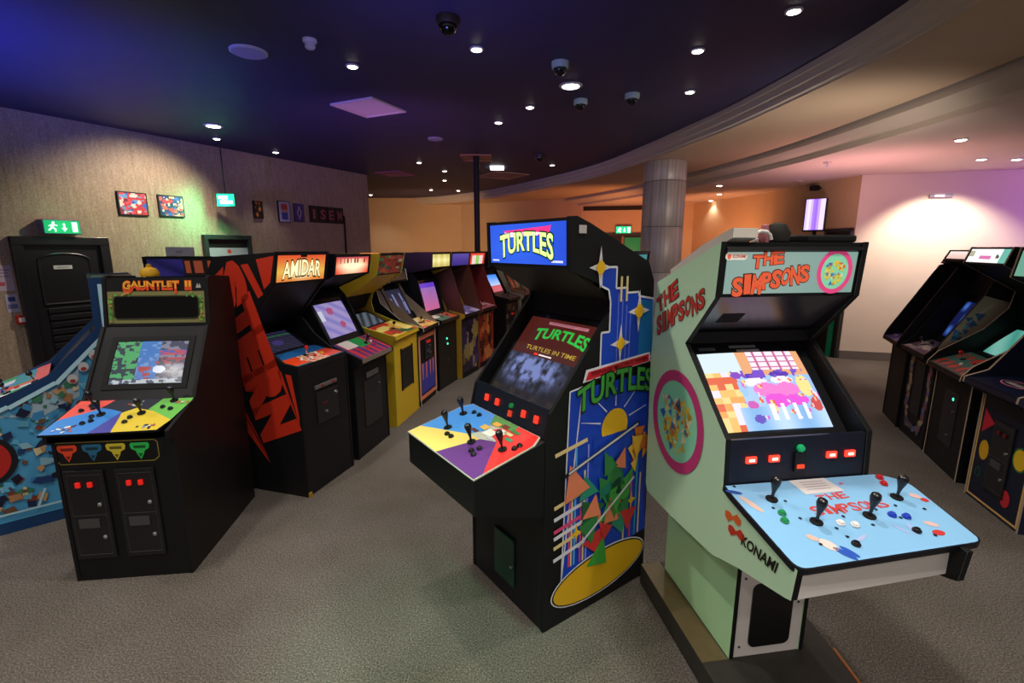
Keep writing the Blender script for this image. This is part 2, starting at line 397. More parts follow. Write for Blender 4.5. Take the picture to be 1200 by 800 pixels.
door2 = bpy.data.objects.new('door_2', None); COL.objects.link(door2); door2['kind'] = 'structure'; door2['label'] = 'framed doorway with grey panel behind the red lettered cabinet'
DGREY = M('#2b302e', 0.5)
mb = MB(); slab(mb, lf, 2.02, 0, 2.08, 2.06, 0, 0.08, DGREY); slab(mb, lf, 2.74, 0, 2.80, 2.06, 0, 0.08, DGREY); slab(mb, lf, 2.02, 1.99, 2.80, 2.06, 0, 0.085, DGREY); mb.build('door_frame', door2, bevel=0.005)
mb = MB(); slab(mb, lf, 2.08, 0, 2.74, 1.99, 0, 0.02, M('#17191a', 0.4)); mb.build('door_leaf', door2)
mb = MB(); slab(mb, lf, 2.08, 1.50, 2.74, 1.86, 0.02, 0.035, M('#a59aa8', 0.5)); ell(mb, Fr(lf.P(0, 0, 0.035), LD, (0, 0, 1)), 2.42, 1.80, 0.035, 0.035, M('#c04038'), 1); mb.build('notice_board', door2)

# --------------------------------------------------------------- signs and pictures on the left wall
GREEN = M('#0f9a5c', 0.4, emit=0.9); WHITE_E = M('#e8fff2', 0.4, emit=1.1)
def exit_sign(name, fr, wd, ht, dep, label, eg=GREEN, ew=WHITE_E, body=None):
    """box sign standing off; running man, arrow and door pictograms"""
    t = thing(name, fr.o, 0, label, 'sign'); body = body or M('#6f6a8c', 0.4)
    o = fr.o; L = Fr((0, 0, 0), fr.u, fr.v)
    mb = MB(); slab(mb, L, 0, 0, wd, ht, 0, dep, body); mb.build('housing', t, bevel=0.006)
    f = Fr(L.P(0, 0, dep), fr.u, fr.v)
    mb = MB(); e = ht * 0.06; slab(mb, f, e, e, wd - e, ht - e, 0, 0.004, eg); fp = mb.build('face_panel', t)
    g = Fr(f.P(0, 0, 0.004), fr.u, fr.v); mb = MB(); h = ht
    cx = wd * 0.25     # running figure
    ell(mb, g, cx + .05 * h, .78 * h, .075 * h, .075 * h, ew, 1, 12)
    line(mb, g, (cx + .02 * h, .70 * h), (cx - .05 * h, .44 * h), .15 * h, ew, 1); line(mb, g, (cx, .66 * h), (cx + .26 * h, .58 * h), .07 * h, ew, 1)
    line(mb, g, (cx, .66 * h), (cx - .22 * h, .54 * h), .07 * h, ew, 1); line(mb, g, (cx - .04 * h, .46 * h), (cx + .14 * h, .32 * h), .09 * h, ew, 1)
    line(mb, g, (cx + .14 * h, .32 * h), (cx + .10 * h, .16 * h), .08 * h, ew, 1); line(mb, g, (cx - .05 * h, .46 * h), (cx - .26 * h, .24 * h), .09 * h, ew, 1)
    ax = wd * 0.55; poly(mb, g, [(ax - .16 * h, .42 * h), (ax, .18 * h), (ax + .16 * h, .42 * h)], ew, 1); rect(mb, g, ax - .055 * h, .42 * h, ax + .055 * h, .74 * h, ew, 1)
    rect(mb, g, wd * .76, .16 * h, wd * .90, .84 * h, ew, 1); mb.build('pictogram', fp, recalc=False)
    return t
exit_sign('exit_sign', Fr(LP(0.13, 2.02, 0.0), LD, (0, 0, 1)), 0.36, 0.17, 0.14, 'green running-man exit sign box above the black panelled door')
light('exit_glow', 'POINT', LP(0.35, 2.10, 0.35), 1.2, (0.15, 1.0, 0.5), size=0.05)

# hanging green sign with its cord
t = thing('hanging_sign', (-4.30, 7.4516, 2.47), 0, 'glowing green sign hanging on a cord in front of the left wall', 'sign')
mb = MB(); mb.tube([(0, 0, 0.19), (0, 0, ZC - 2.47)], 0.009, BLKM); mb.build('cord', t)
f = Fr((-0.13, -0.012, 0), (1, 0.12, 0), (0, 0, 1))
mb = MB(); slab(mb, f, 0, 0, 0.26, 0.19, -0.02, 0, M('#1d6b48', 0.4)); mb.build('housing', t)
mb = MB(); slab(mb, f, 0.01, 0.01, 0.25, 0.18, 0, 0.004, M('#1fd488', 0.4, emit=2.2)); fp = mb.build('face_panel', t)
g = Fr(f.P(0, 0, 0.004), f.u, f.v); mb = MB(); WE = M('#f2fff8', 0.4, emit=2.5)
[rect(mb, g, a_, b_, a_ + w_, b_ + 0.045, WE, 1) for a_, b_, w_ in ((0.03, 0.108, 0.025), (0.062, 0.108, 0.04), (0.110, 0.108, 0.05), (0.05, 0.040, 0.03), (0.088, 0.040, 0.045), (0.140, 0.040, 0.03), (0.178, 0.040, 0.045))]; mb.build('lettering', fp, recalc=False)
light('hanging_sign_glow', 'SPOT', (-4.29, 7.40, 2.55), 55, (0.10, 1.0, 0.45), (-4.75, 7.62, 2.2), 0.06, 150, 1.0)

def canvas(s0, z0, s1, z1, fn, label, nx=26, ny=20, edge='#151314', cat='picture', dep=0.03):
    o = LP(s0, z0, 0); t = thing('wall_picture', o, 0, label, cat, 'pictures on the left wall')
    L = Fr((0, 0, 0), LD, (0, 0, 1)); wd, ht = s1 - s0, z1 - z0
    mb = MB(); slab(mb, L, 0, 0, wd, ht, 0.002, dep, M(edge, 0.5)); mb.build('frame', t)
    e = min(wd, ht) * 0.05; raster(L, e, e, wd - e, ht - e, nx, ny, fn, 0, 'print', t, dep + 0.001, rough=0.5)
    return t
def blobs(seed, bg, cols, n=14, r=(0.08, 0.2)):
    rnd = random.Random(seed); B = [(rnd.random(), rnd.random(), rnd.uniform(*r), rnd.uniform(.5, 1.6), rnd.choice(cols)) for _ in range(n)]
    def fn(s, t):
        c = bg
        for x, y, q, k, cc in B:
            if ((s - x) / k) ** 2 + (t - y) ** 2 < q * q: c = cc
        return c
    return fn
canvas(0.98, 2.29, 1.33, 2.60, blobs(3, '#c8303c', ['#e84858', '#3a5ac0', '#f0d8d0', '#7a1830', '#5aa0d8', '#d83048'], 60, (.03, .11)), 'red and blue abstract canvas, left of the two bright prints')
canvas(1.47, 2.30, 1.81, 2.60, blobs(11, '#2a2f78', ['#e05848', '#f0a890', '#3850b0', '#c83048', '#1c1c40', '#f0d8c8'], 60, (.03, .11)), 'blue and red canvas print beside the hanging green sign')
canvas(2.93, 2.35, 3.10, 2.64, blobs(5, '#141210', ['#c8742c', '#241c14', '#4a3418'], 8, (.06, .14)), 'small black poster with an orange mark')
canvas(3.40, 2.31, 3.64, 2.68, lambda s, t: '#a8aecc' if abs(s - .5) > .28 or abs(t - .5) > .4 else ('#b83a38' if t > .62 else ('#c08a70' if t > .48 else '#38489a')), 'pale blue picture with stacked red, tan and navy blocks', 20, 28)
canvas(3.73, 2.33, 3.94, 2.66, lambda s, t: '#d8d0d8' if abs(abs(s - .5) * 1.6 + abs(t - .5) - .34) < .05 else '#4a3a78', 'small purple picture with a pale diamond outline', 22, 30, '#3a2c60')
for k, ch in enumerate('ISEM'):
    o = LP(4.07 + k * 0.21, 2.34, 0); t = thing('letter_tile', o, 0, 'dark tile with %s letter %s, %s in the row of four' % ('a pink' if k else 'a dull', ch, ('first', 'second', 'third', 'last')[k]), 'letter tile', 'letter tiles on the left wall')
    L = Fr((0, 0, 0), LD, (0, 0, 1)); mb = MB(); slab(mb, L, 0.005, 0, 0.20, 0.31, 0.002, 0.03, M('#231a1c', 0.5)); mb.build('tile', t)
    mb = MB(); word(mb, Fr(L.P(0, 0, 0.03), LD, (0, 0, 1)), ch, flat(0.05 if ch != 'I' else 0.08, 0.07, 0.155 if ch != 'I' else 0.12, 0.24), M('#a05058', 0.5), 1, 0.02); mb.build('lettering', t, recalc=False)
mb = MB(); mb.tube([LP(4.90, 2.50, 0.03), LP(4.92, 2.46, 0.03), LP(4.92, 1.2, 0.03)], 0.018, BLKM)
mb.build('cable_conduit', label='thin black conduit running down the wall from the letter tiles', category='conduit')
def notice(s0, z0, s1, z1, bg, marks, label):
    mb = MB(); slab(mb, lf, s0, z0, s1, z1, 0.001, 0.004, M(bg, 0.6)); f = Fr(lf.P(0, 0, 0.004), LD, (0, 0, 1))
    for a0, b0, a1, b1, c in marks: rect(mb, f, s0 + a0 * (s1 - s0), z0 + b0 * (z1 - z0), s0 + a1 * (s1 - s0), z0 + b1 * (z1 - z0), M(c, 0.6), 1)
    mb.build('wall_notice', label=label, category='notice')
notice(-0.36, 1.37, -0.17, 1.66, '#c6b6c2', [(.1, .8, .9, .84, '#8c7c94'), (.1, .68, .8, .72, '#8c7c94'), (.1, .55, .85, .59, '#8c7c94'), (.35, .2, .6, .35, '#c05060')], 'pale lilac paper notice on the wall left of the door')
notice(-0.27, 1.12, -0.165, 1.33, '#b8b4c8', [(.2, .6, .8, .85, '#3c4c8c'), (.1, .2, .9, .45, '#6c74a0')], 'small blue and white notice below the lilac one')
t = thing('alarm_point', LP(-0.22, 0.98, 0), 0, 'red fire alarm call point low beside the door', 'alarm')
L = Fr((0, 0, 0), LD, (0, 0, 1)); mb = MB(); slab(mb, L, 0, 0, 0.10, 0.10, 0.001, 0.04, M('#b01c20', 0.35)); mb.build('housing', t, bevel=0.005)
mb = MB(); slab(mb, L, 0.02, 0.02, 0.08, 0.075, 0.04, 0.043, M('#d8d0d0', 0.4)); mb.build('glass', t)

# --------------------------------------------------------------- ceiling fittings
LED = M('#fff3df', 0.5, emit=14.0); RIMW = M('#b9b4c0', 0.4); TILE = M('#c8a8a4', 0.7)
DL = [(-1.38, 4.51, 'front spot above the row of cabinets'), (-0.28, 4.15, 'spot below the black dome camera'), (0.20, 5.73, 'spot left of the pale dome cameras'), (-0.17, 6.39, 'spot above the black pole'),
      (1.48, 4.18, 'spot nearest the white dome cameras, right side'), (1.79, 5.20, 'spot closest to the curved cornice'), (1.87, 3.53, 'front-most spot near the cornice'), (-3.87, 8.27, 'spot by the left wall above the pictures'),
      (-4.24, 7.29, 'spot beside the hanging sign cord'), (-1.70, 9.22, 'far spot left of the pole'), (-1.37, 10.2, 'far spot, upper of a close pair'), (-1.56, 11.56, 'far spot, lower of a close pair'),
      (-2.17, 13.36, 'farthest spot left of the pole'), (-1.46, 13.55, 'farthest spot beside the pole'), (0.76, 9.49, 'far spot right of the pole near the cornice'), (-4.15, 14.6, 'spot in the far left corner')]
def downlight(x, y, z, label, r=0.05, led=LED, power=40, spot=115, color=NEUT, name='downlight'):
    t = thing(name, (x, y, z), 0, label, 'light', 'ceiling downlights')
    mb = MB(); mb.lathe([(r * 1.35, -0.001), (r * 1.30, -0.010), (r * 1.0, -0.012), (r * 1.0, -0.004)], RIMW, 20); mb.build('bezel', t, smooth=True)
    mb = MB(); mb.lathe([(r * 0.95, -0.006), (r * 0.95, -0.014), (r * 0.6, -0.02)], led, 20); mb.build('lamp', t, smooth=True)
    if power: light('downlight_beam', 'SPOT', (x, y, z - 0.05), power, color, (x, y, 0), r, spot, 0.8)
for k, (x, y, s) in enumerate(DL):
    downlight(x, y, ZC, 'small round ceiling ' + s, 0.042, LED, 55 if k < 7 else 30, 115 if k not in (7, 8) else 70)
downlight(0.57, 5.02, ZC, 'large bright oval downlight between the pale dome cameras', 0.085, M('#fff5ea', 0.5, emit=9.0), 110)
downlight(-3.84, 6.56, ZC, 'large bright downlight near the left wall', 0.085, M('#fff5ea', 0.5, emit=9.0), 70)
light('picture_spot', 'SPOT', (-3.84, 6.56, 3.3), 150, WARM, LP(1.25, 1.95), 0.07, 96, 0.75)
# the rest of the room's downlights, above and behind the photographer
for k, (x, y) in enumerate([(-5.0, 3.3), (-3.9, 2.3), (-2.2, 2.2), (-0.6, 2.3), (0.9, 2.2), (-3.2, 0.6), (-1.3, 0.5), (0.4, 0.5), (1.6, 0.9), (-2.2, -1.1), (-0.4, -1.2), (1.0, -1.1)]):
    downlight(x, y, ZC, 'ceiling downlight of the grid above and behind the viewpoint', 0.042, LED, 105)
for x, y in ((3.9, 1.2), (5.0, 2.6), (4.0, -0.8)):
    downlight(x, y, ZL, 'low-ceiling downlight beside the viewpoint on the right', 0.05, LED, 60)
# square panels and vents
def tile(x, y, w_, h_, rot, label, slats=0, m=TILE):
    t = thing('ceiling_panel', (x, y, ZC), rot, label, 'ceiling panel')
    mb = MB()
    for a0, b0, a1, b1 in ((-w_, -h_, w_, -h_ + .03), (-w_, h_ - .03, w_, h_), (-w_, -h_ + .03, -w_ + .03, h_ - .03), (w_ - .03, -h_ + .03, w_, h_ - .03)): mb.box((a0, b0, -0.018), (a1, b1, 0.0), m)
    mb.build('frame', t)
    if slats:
        for k in range(slats):
            yy = -h_ + .05 + (2 * h_ - .1) * k / (slats - 1); mb = MB(); mb.box((-w_ + .03, yy - .012, -0.014), (w_ - .03, yy + .012, -0.006), m); mb.build('slat', t)
    mb = MB(); mb.box((-w_ + .03, -h_ + .03, -0.008), (w_ - .03, h_ - .03, 0.0), m if not slats else M('#6b5048', 0.7)); mb.build('centre_plate', t)
tile(-1.60, 5.75, 0.29, 0.29, R(-25), 'pale square access panel in the near dark ceiling', 0, M('#cfc0bc', 0.7))
tile(-2.46, 10.54, 0.3, 0.3, R(-20), 'pinkish square panel far left in the dark ceiling', 0, M('#c07080', 0.7))
tile(-0.61, 8.76, 0.26, 0.3, R(0), 'peach square panel where the black pole meets the ceiling', 0, M('#b8805c', 0.7))
tile(-0.2, 10.8, 0.42, 0.42, R(30), 'slatted square vent right of the black pole', 6, M('#c89878', 0.7))
mb = MB(); mb.box((-0.42, 9.62, ZC - 0.03), (-0.16, 9.92, ZC), M('#ffffff', 0.5, emit=6.0)); mb.build('light_panel', label='small bright rectangular light panel right of the pole', category='light')
def disc(x, y, r, label, c):
    t = thing('ceiling_speaker', (x, y, ZC), 0, label, 'speaker'); mb = MB(); mb.lathe([(r, 0), (r, -0.012), (r * .93, -0.016)], c, 32); mb.build('rim', t, smooth=True)
    mb = MB(); mb.lathe([(r * .92, -0.012), (r * .9, -0.019), (r * .3, -0.021)], M('#a9a3b4', 0.8, noise=.2, nscale=300), 32); mb.build('grille', t)
disc(-2.11, 4.2, 0.14, 'large pale round ceiling speaker beside the smoke detector', M('#c4bfcc', 0.5)); disc(-1.1, 7.29, 0.11, 'small lilac round ceiling speaker, farther away', M('#a894a8', 0.5))
def dome(x, y, label, body, glass, r=0.075):
    t = thing('dome_camera', (x, y, ZC), 0, label, 'camera', 'ceiling dome cameras')
    mb = MB(); mb.lathe([(r, 0), (r, -0.035), (r * .92, -0.05), (r * .8, -0.052)], body, 24); mb.build('housing', t, smooth=True)
    mb = MB(); q = r * .78; mb.lathe([(q, -0.05)] + [(q * math.cos(R(a)), -0.05 - q * math.sin(R(a))) for a in range(10, 90, 12)], glass, 20); mb.build('dome', t, smooth=True)
    mb = MB(); mb.lathe([(q * .25, -0.05 - q * .7), (q * .3, -0.05 - q * 1.02)], BLKG, 12); mb.build('lens', t)
TEALW = M('#a8c0c0', 0.4); DG = M('#14181a', 0.12)
dome(0.41, 4.43, 'pale dome camera nearest the viewer beside the oval downlight', TEALW, DG); dome(0.73, 5.48, 'pale dome camera farthest from the viewer', TEALW, DG); dome(1.23, 5.28, 'pale dome camera nearest the cornice', TEALW, DG)
dome(-0.44, 3.63, 'black dome camera with brownish ring at the top', M('#2a2018', 0.5), M('#050506', 0.12), 0.08)
dome(0.46, 8.49, 'dark far dome camera near the slatted vent', M('#3a3038', 0.5), DG, 0.08)
t = thing('smoke_detector', (-1.53, 3.98, ZC), 0, 'white two-tier smoke detector beside the round speaker', 'smoke detector')
mb = MB(); mb.lathe([(0.05, 0), (0.052, -0.018), (0.045, -0.024)], M('#cfcad2', 0.5), 24); mb.build('base', t, smooth=True)
mb = MB(); mb.lathe([(0.036, -0.024), (0.038, -0.055), (0.026, -0.068), (0.012, -0.07)], M('#bdb6c0', 0.5), 24); mb.build('sensor_head', t, smooth=True)
# low ceiling fittings on the right
for x, y, s in [(4.82, 5.45, 'small round low-ceiling spot nearest the right'), (3.85, 9.26, 'low-ceiling spot right of the column, nearest'), (4.45, 10.67, 'low-ceiling spot right of the column, middle'), (4.85, 12.1, 'low-ceiling spot right of the column, farthest'), (6.14, 6.59, 'low-ceiling spot above the right cabinets, left one'), (6.6, 6.59, 'low-ceiling spot above the right cabinets, right one')]:
    downlight(x, y, ZL, s, 0.05, LED, 14 if x < 6 else 18)
light('wall_scallop', 'SPOT', (6.3, 6.9, 2.95), 230, WARM, (6.75, 7.75, 0.6), 0.04, 105, 0.55)
disc2 = [(4.29, 6.84, 'pale round fitting on the low ceiling beyond the cornice'), (5.0, 8.68, 'small round sprinkler plate on the low ceiling by the orange wall')]
for x, y, s in disc2:
    t = thing('sprinkler', (x, y, ZL), 0, s, 'sprinkler'); mb = MB(); mb.lathe([(0.06, 0), (0.055, -0.012)], M('#c8b4b4', 0.4), 20); mb.build('plate', t); mb = MB(); mb.lathe([(0.012, -0.012), (0.012, -0.05), (0.03, -0.055)], CHROME, 12); mb.build('head', t)

# black pole rising through the cabinets
t = thing('steel_pole', (-0.61, 8.6, 0), 0, 'slim black pole rising to the dark ceiling', 'pole')
mb = MB(); mb.lathe([(0.05, 0.02), (0.05, ZC)], M('#0d0c0e', 0.5), 20); mb.build('shaft', t, smooth=True); mb = MB(); mb.lathe([(0.12, 0), (0.12, 0.02)], BLKM, 20); mb.build('foot_plate', t)

# back wall: dark doorway lit green, exit sign, wall screen, camera
bf = Fr((1.9, 13.5, 0), (2.85, -0.6, 0), (0, 0, 1))
d3 = bpy.data.objects.new('door_3', None); COL.objects.link(d3); d3['kind'] = 'structure'; d3['label'] = 'dark far doorway glowing green beside the column'
mb = MB(); slab(mb, bf, 0.35, 0, 1.75, 2.2, 0, 0.03, M('#120f10', 0.6)); mb.build('door_leaf', d3)
mb = MB(); slab(mb, bf, 0.30, 0, 0.36, 2.26, 0, 0.06, DGREY); slab(mb, bf, 1.72, 0, 1.78, 2.26, 0, 0.06, DGREY); slab(mb, bf, 0.30, 2.2, 1.78, 2.26, 0, 0.06, DGREY); mb.build('door_frame', d3)
mb = MB(); slab(mb, bf, 1.18, 0.2, 1.68, 2.14, 0.03, 0.04, M('#0c7a40', 0.3, emit=0.35)); mb.build('green_glow_panel', d3)  # green light in the doorway, put in as a self-lit panel
mb = MB(); slab(mb, bf, 1.10, 0.1, 1.16, 2.18, 0.03, 0.06, M('#8a5a48', 0.5)); mb.build('door_stile', d3)
exit_sign('exit_sign', Fr(bf.P(0.93, 2.24, 0.06), bf.u, bf.v), 0.42, 0.2, 0.05, 'small lit exit sign over the far green doorway', M('#14b878', 0.4, emit=1.6), M('#f0fff8', 0.4, emit=2.5), M('#202420'))
of = Fr((5.35, 10.5, 0), (0.25, -2.5, 0), (0, 0, 1))
d4 = bpy.data.objects.new('door_4', None); COL.objects.link(d4); d4['kind'] = 'structure'; d4['label'] = 'dark doorway with a green strip at the pale wall corner'
mb = MB(); slab(mb, of, 1.95, 0, 2.46, 2.13, 0, 0.03, M('#131214', 0.5)); mb.build('door_leaf', d4)
mb = MB(); slab(mb, of, 2.26, 0, 2.36, 2.05, 0.03, 0.05, M('#0a6a44', 0.3, emit=0.12)); mb.build('green_glow_panel', d4)  # glowing strip stands in for green light at the doorway's side
mb = MB(); slab(mb, of, 1.90, 0, 1.95, 2.18, 0, 0.05, DGREY); slab(mb, of, 2.45, 0, 2.49, 2.18, 0, 0.05, DGREY); slab(mb, of, 1.90, 2.13, 2.49, 2.18, 0, 0.05, DGREY); mb.build('door_frame', d4)
exit_sign('exit_sign', Fr(of.P(2.27, 1.84, 0.06), (1, -0.2, 0), (0, 0, 1)), 0.14, 0.16, 0.03, 'tiny green sign in the dark doorway behind the pale green cabinet', M('#14b878', 0.4, emit=1.2), M('#f0fff8', 0.4, emit=1.4), M('#cccccc'))
t = thing('security_camera', of.P(1.62, 2.86, 0.0), 0, 'small black camera high on the orange wall', 'camera')
mb = MB(); mb.box((-0.18, -0.05, 0), (-0.05, 0.05, 0.09), BLKM); mb.build('housing', t, bevel=0.01); mb = MB(); mb.box((-0.06, -0.015, 0.03), (0.0, 0.015, 0.06), BLKM); mb.build('bracket', t)
# wall screen on its pole
t = thing('display_screen', (5.30, 8.62, 0), R(-48), 'upright purple display screen on a pole near the orange wall', 'screen')
mb = MB(); mb.box((-0.17, -0.03, 2.14), (0.17, 0.03, 2.70), BLKG); mb.build('casing', t, bevel=0.008)
raster(Fr((0, -0.031, 2.14), (1, 0, 0), (0, 0, 1)), -0.15, 0.03, 0.15, 0.55, 8, 20, lambda s, t_: mixc('#8a5cf0', '#e8e0ff', (math.sin(s * 9) * .5 + .5) * .8), 1.6, 'panel', t)
mb = MB(); mb.lathe([(0.03, 0.0), (0.03, 2.3)], BLKM, 12, Matrix.Translation((0, 0.06, 0))); mb.build('pole', t)
t = thing('emergency_light', (5.6, 8.0, 0), 0, 'small silver emergency light strip on the pale pink wall', 'light'); pf = Fr((0, 0, 0), (1.95, -0.55, 0), (0, 0, 1))
mb = MB(); slab(mb, pf, 0.93, 2.62, 1.23, 2.68, 0.001, 0.04, M('#8d8696', 0.4)); mb.build('housing', t, bevel=0.01); mb = MB(); slab(mb, pf, 0.99, 2.63, 1.12, 2.67, 0.04, 0.046, M('#dcd8e8', 0.4)); mb.build('lens', t)

# ================================================================== ARCADE CABINETS
def joy_mesh(kind, col=None):
    mb = MB(); c = BLKG
    mb.lathe([(0.021, 0), (0.021, 0.004), (0.012, 0.006)], BLKM, 16); mb.lathe([(0.0055, 0.004), (0.0055, 0.05)], CHROME if kind == 'ball' else c, 10)
    if kind == 'bat': mb.lathe([(0.006, 0.03), (0.009, 0.045), (0.015, 0.066), (0.0175, 0.08), (0.015, 0.092), (0.007, 0.098)], c, 16)
    else: mb.lathe([(0.004, 0.045)] + [(0.0175 * math.cos(R(a)), 0.062 + 0.0175 * math.sin(R(a))) for a in range(-75, 90, 15)], M(col, 0.25) if col else c, 16)
    return mb.mesh('joystick', smooth=True)
def btn_mesh(col, r=0.014, emit=0):
    mb = MB(); mb.lathe([(r, 0), (r, 0.005), (r * .82, 0.006)], M(col, 0.3), 16); mb.lathe([(r * .74, 0.004), (r * .74, 0.010), (r * .6, 0.012)], M(col, 0.3, emit=emit), 16)
    return mb.mesh('button', smooth=True)
BAT = joy_mesh('bat'); BALL = joy_mesh('ball'); BALLR = joy_mesh('ball', '#c01820')
BTN = {c: btn_mesh(c) for c in ('#e8e4e0', '#c81e24', '#1f3fb8', '#1b8a4c', '#111113', '#e8c020')}
def put(me, fr, a, b, parent, name): return link_copy(me, name, parent, fr.mat(a, b, LAY * 2))

def shell(root, prof, x0, x1, m, rim, t=0.02):
    for xa in (x0, x1 - t):
        mb = MB(); mb.prism([(xa, d, z) for d, z in prof], (t, 0, 0), m, rim); mb.build('side_panel', root)
def pan(root, name, p, q, x0, x1, m, inset=0.0, th=0.015, bevel=0):
    v = Vector((0, q[0] - p[0], q[1] - p[1])); n = Vector((1, 0, 0)).cross(v.normalized()); P = Vector((0, p[0], p[1])) - n * inset
    mb = MB(); mb.prism([P + Vector((x0, 0, 0)), P + Vector((x1, 0, 0)), P + v + Vector((x1, 0, 0)), P + v + Vector((x0, 0, 0))], -n * th, m)
    return mb.build(name, root, bevel=bevel), Fr(P, (1, 0, 0), v)
def coin_door(root, fr, a, b, wd, ht, red='#d02018', emit=.6):
    mb = MB(); slab(mb, fr, a - wd / 2, b, a + wd / 2, b + ht, 0, 0.012, BLKG); cd = mb.build('coin_door', root, bevel=0.004)
    f = Fr(fr.P(0, 0, 0.012), fr.u, fr.v)
    mb = MB()
    for p, q in (((a - wd * .42, b + ht * .05), (a + wd * .42, b + ht * .05)), ((a - wd * .42, b + ht * .5), (a + wd * .42, b + ht * .5)), ((a - wd * .42, b + ht * .95), (a + wd * .42, b + ht * .95)), ((a - wd * .42, b + ht * .05), (a - wd * .42, b + ht * .95)), ((a + wd * .42, b + ht * .05), (a + wd * .42, b + ht * .95))):
        mb.tube([f.P(*p, 0.0), f.P(*q, 0.0)], 0.0022, M((.03, .03, .03), .4), 6)
    mb.build('frame', cd)
    for s in (-1, 1):
        mb = MB(); slab(mb, f, a + s * wd * .15 - .011, b + ht * .82, a + s * wd * .15 + .011, b + ht * .82 + .03, 0, 0.014, M(red, 0.3, emit=emit)); mb.build('coin_button', cd, bevel=0.003)
    for q in (.62, .25):
        mb = MB(); mb.lathe([(0.011, 0), (0.011, 0.006), (0.006, 0.008)], CHROME, 14, f.mat(a + wd * .3, b + ht * q, 0)); mb.build('lock', cd)
    mb = MB(); slab(mb, f, a - wd * .3, b + ht * .36, a + wd * .22, b + ht * .46, 0, 0.006, GREYM); mb.build('return_cup', cd)
    return cd

def vnoise(x, y):
    h_ = lambda i, j: abs(math.sin(i * 127.1 + j * 311.7) * 43758.5453) % 1
    i, j = math.floor(x), math.floor(y); u, v = x - i, y - j; u = u * u * (3 - 2 * u); v = v * v * (3 - 2 * v)
    return (h_(i, j) * (1 - u) + h_(i + 1, j) * u) * (1 - v) + (h_(i, j + 1) * (1 - u) + h_(i + 1, j + 1) * u) * v
# ------------------------------------------------------------------ the four-player cabinet with the purple, red, yellow and blue deck
W2 = 0.3275
tm = thing('arcade_cabinet', (-0.0407, 2.2900, 0), R(-144.3 + 90), 'black four-player cabinet with blue lit marquee, four-colour deck and city side art', 'arcade cabinet', 'arcade cabinets')
prof = [(0, 0), (0, 0.62), (0.0, 1.0), (0.03, 1.12), (0.385, 1.555), (0.415, 1.60), (0.36, 1.675), (0.125, 1.755), (0.118, 1.985), (0.16, 1.988), (0.25, 1.957), (0.655, 1.785), (0.70, 1.69), (0.735, 0.7), (0.745, 0.05), (0.745, 0)]
shell(tm, prof, -W2, W2, BLK, BLKM)
xi = W2 - 0.02
front, ff = pan(tm, 'front_panel', (0, 0.0), (0, 1.0), -xi, xi, BLK, 0.004)
pan(tm, 'back_panel', (0.74, 0.02), (0.695, 1.66), -xi, xi, BLK, 0.0, -0.015); pan(tm, 'top_panel', (0.16, 1.98), (0.66, 1.775), -xi, xi, BLK, 0.012)
cpan, cf = pan(tm, 'coin_panel', (0.0, 1.0), (0.03, 1.135), -xi, xi, M((0.012, 0.016, 0.026), 0.3), 0.006)
for r_, z_ in ((-0.511, 1.074), (-0.413, 1.080), (-0.187, 1.076), (-0.089, 1.079)):
    mb = MB(); slab(mb, cf, r_ + W2 - .013, .055, r_ + W2 + .013, .09, 0, .012, M('#e83020', .3, emit=1.4)); mb.build('coin_button', cpan, bevel=0.003)
mb = MB(); mb.lathe([(0.014, 0), (0.012, 0.012)], M('#1f7a40', .3, emit=.3), 12, cf.mat(-0.292 + W2, .085, 0)); slab(mb, cf, -0.292 + W2 - .012, .03, -0.292 + W2 + .012, .06, 0, .01, M('#d04028', .3, emit=.5)); mb.build('start_button', cpan)
# screen, bezel, hood
bz, sf = pan(tm, 'screen_bezel', (0.05, 1.10), (0.40, 1.53), -xi, xi, BLKG, 0.045)
SL = math.hypot(.35, .43)
def city(s, t):
    if t > .52:
        return mixc('#4a1a14', '#5a2018', t)
    n = vnoise(s * 22, t * 16) * 1.4 - .5 + .5 * (vnoise(s * 55, t * 44) - .5)
    k = math.exp(-((s - .42) / .42) ** 2) * math.exp(-((t - .36) / .2) ** 2)
    base = mixc('#15161c', '#8898d8', max(0, k * 1.5 - .12) * (0.55 + 1.1 * n))
    return base if t > .1 else mixc('#0c0c10', '#3a3020', .5 + .5 * n)
raster(sf, -.275, .02, .285, SL - .05, 90, 70, city, 0.75, 'screen', tm, 0.006, 0.004)
mb = MB(); g = Fr(sf.P(0, 0, 0.012), sf.u, sf.v); SE = M('#30b848', .3, emit=.8)
arch = lambda a0, a1, b0, h, rise: (lambda s, t: (a0 + (a1 - a0) * s, b0 + rise * (1 - (2 * s - 1) ** 2) + h * t * (1 - .25 * (1 - (2 * s - 1) ** 2))))
word(mb, g, 'TURTLES', arch(-.16, .25, .355, .075, .035), SE, 1, .03); word(mb, g, 'TURTLES IN TIME', flat(-.17, .30, .22, .325), M('#a89038', .3, emit=.5), 1, .01)
slab(mb, g, -.10, .468, .20, .485, 0, .0005, M('#c88090', .3, emit=.6)); word(mb, Fr(g.P(0, 0, .0005), g.u, g.v), 'TEENAGE MUTANT NINJA', flat(-.09, .471, .19, .482), M('#8a2030', .3, emit=.3), 1)
slab(mb, g, -.04, .278, .06, .286, 0, .0005, M('#d8d0d0', .3, emit=.7)); slab(mb, g, -.08, .276, -.05, .288, 0, .0005, M('#e03020', .3, emit=.7)); mb.build('title_graphic', tm, recalc=False)
pan(tm, 'speaker_panel', (0.40, 1.60), (0.13, 1.755), -xi, xi, M((.022, .020, .016), .5), 0.01)
pan(tm, 'inner_back', (0.40, 1.50), (0.41, 1.61), -xi, xi, BLKM, 0.02)
mq, mf = pan(tm, 'marquee', (0.125, 1.758), (0.118, 1.982), -xi, xi, BLKM, 0.006)
MH = .224
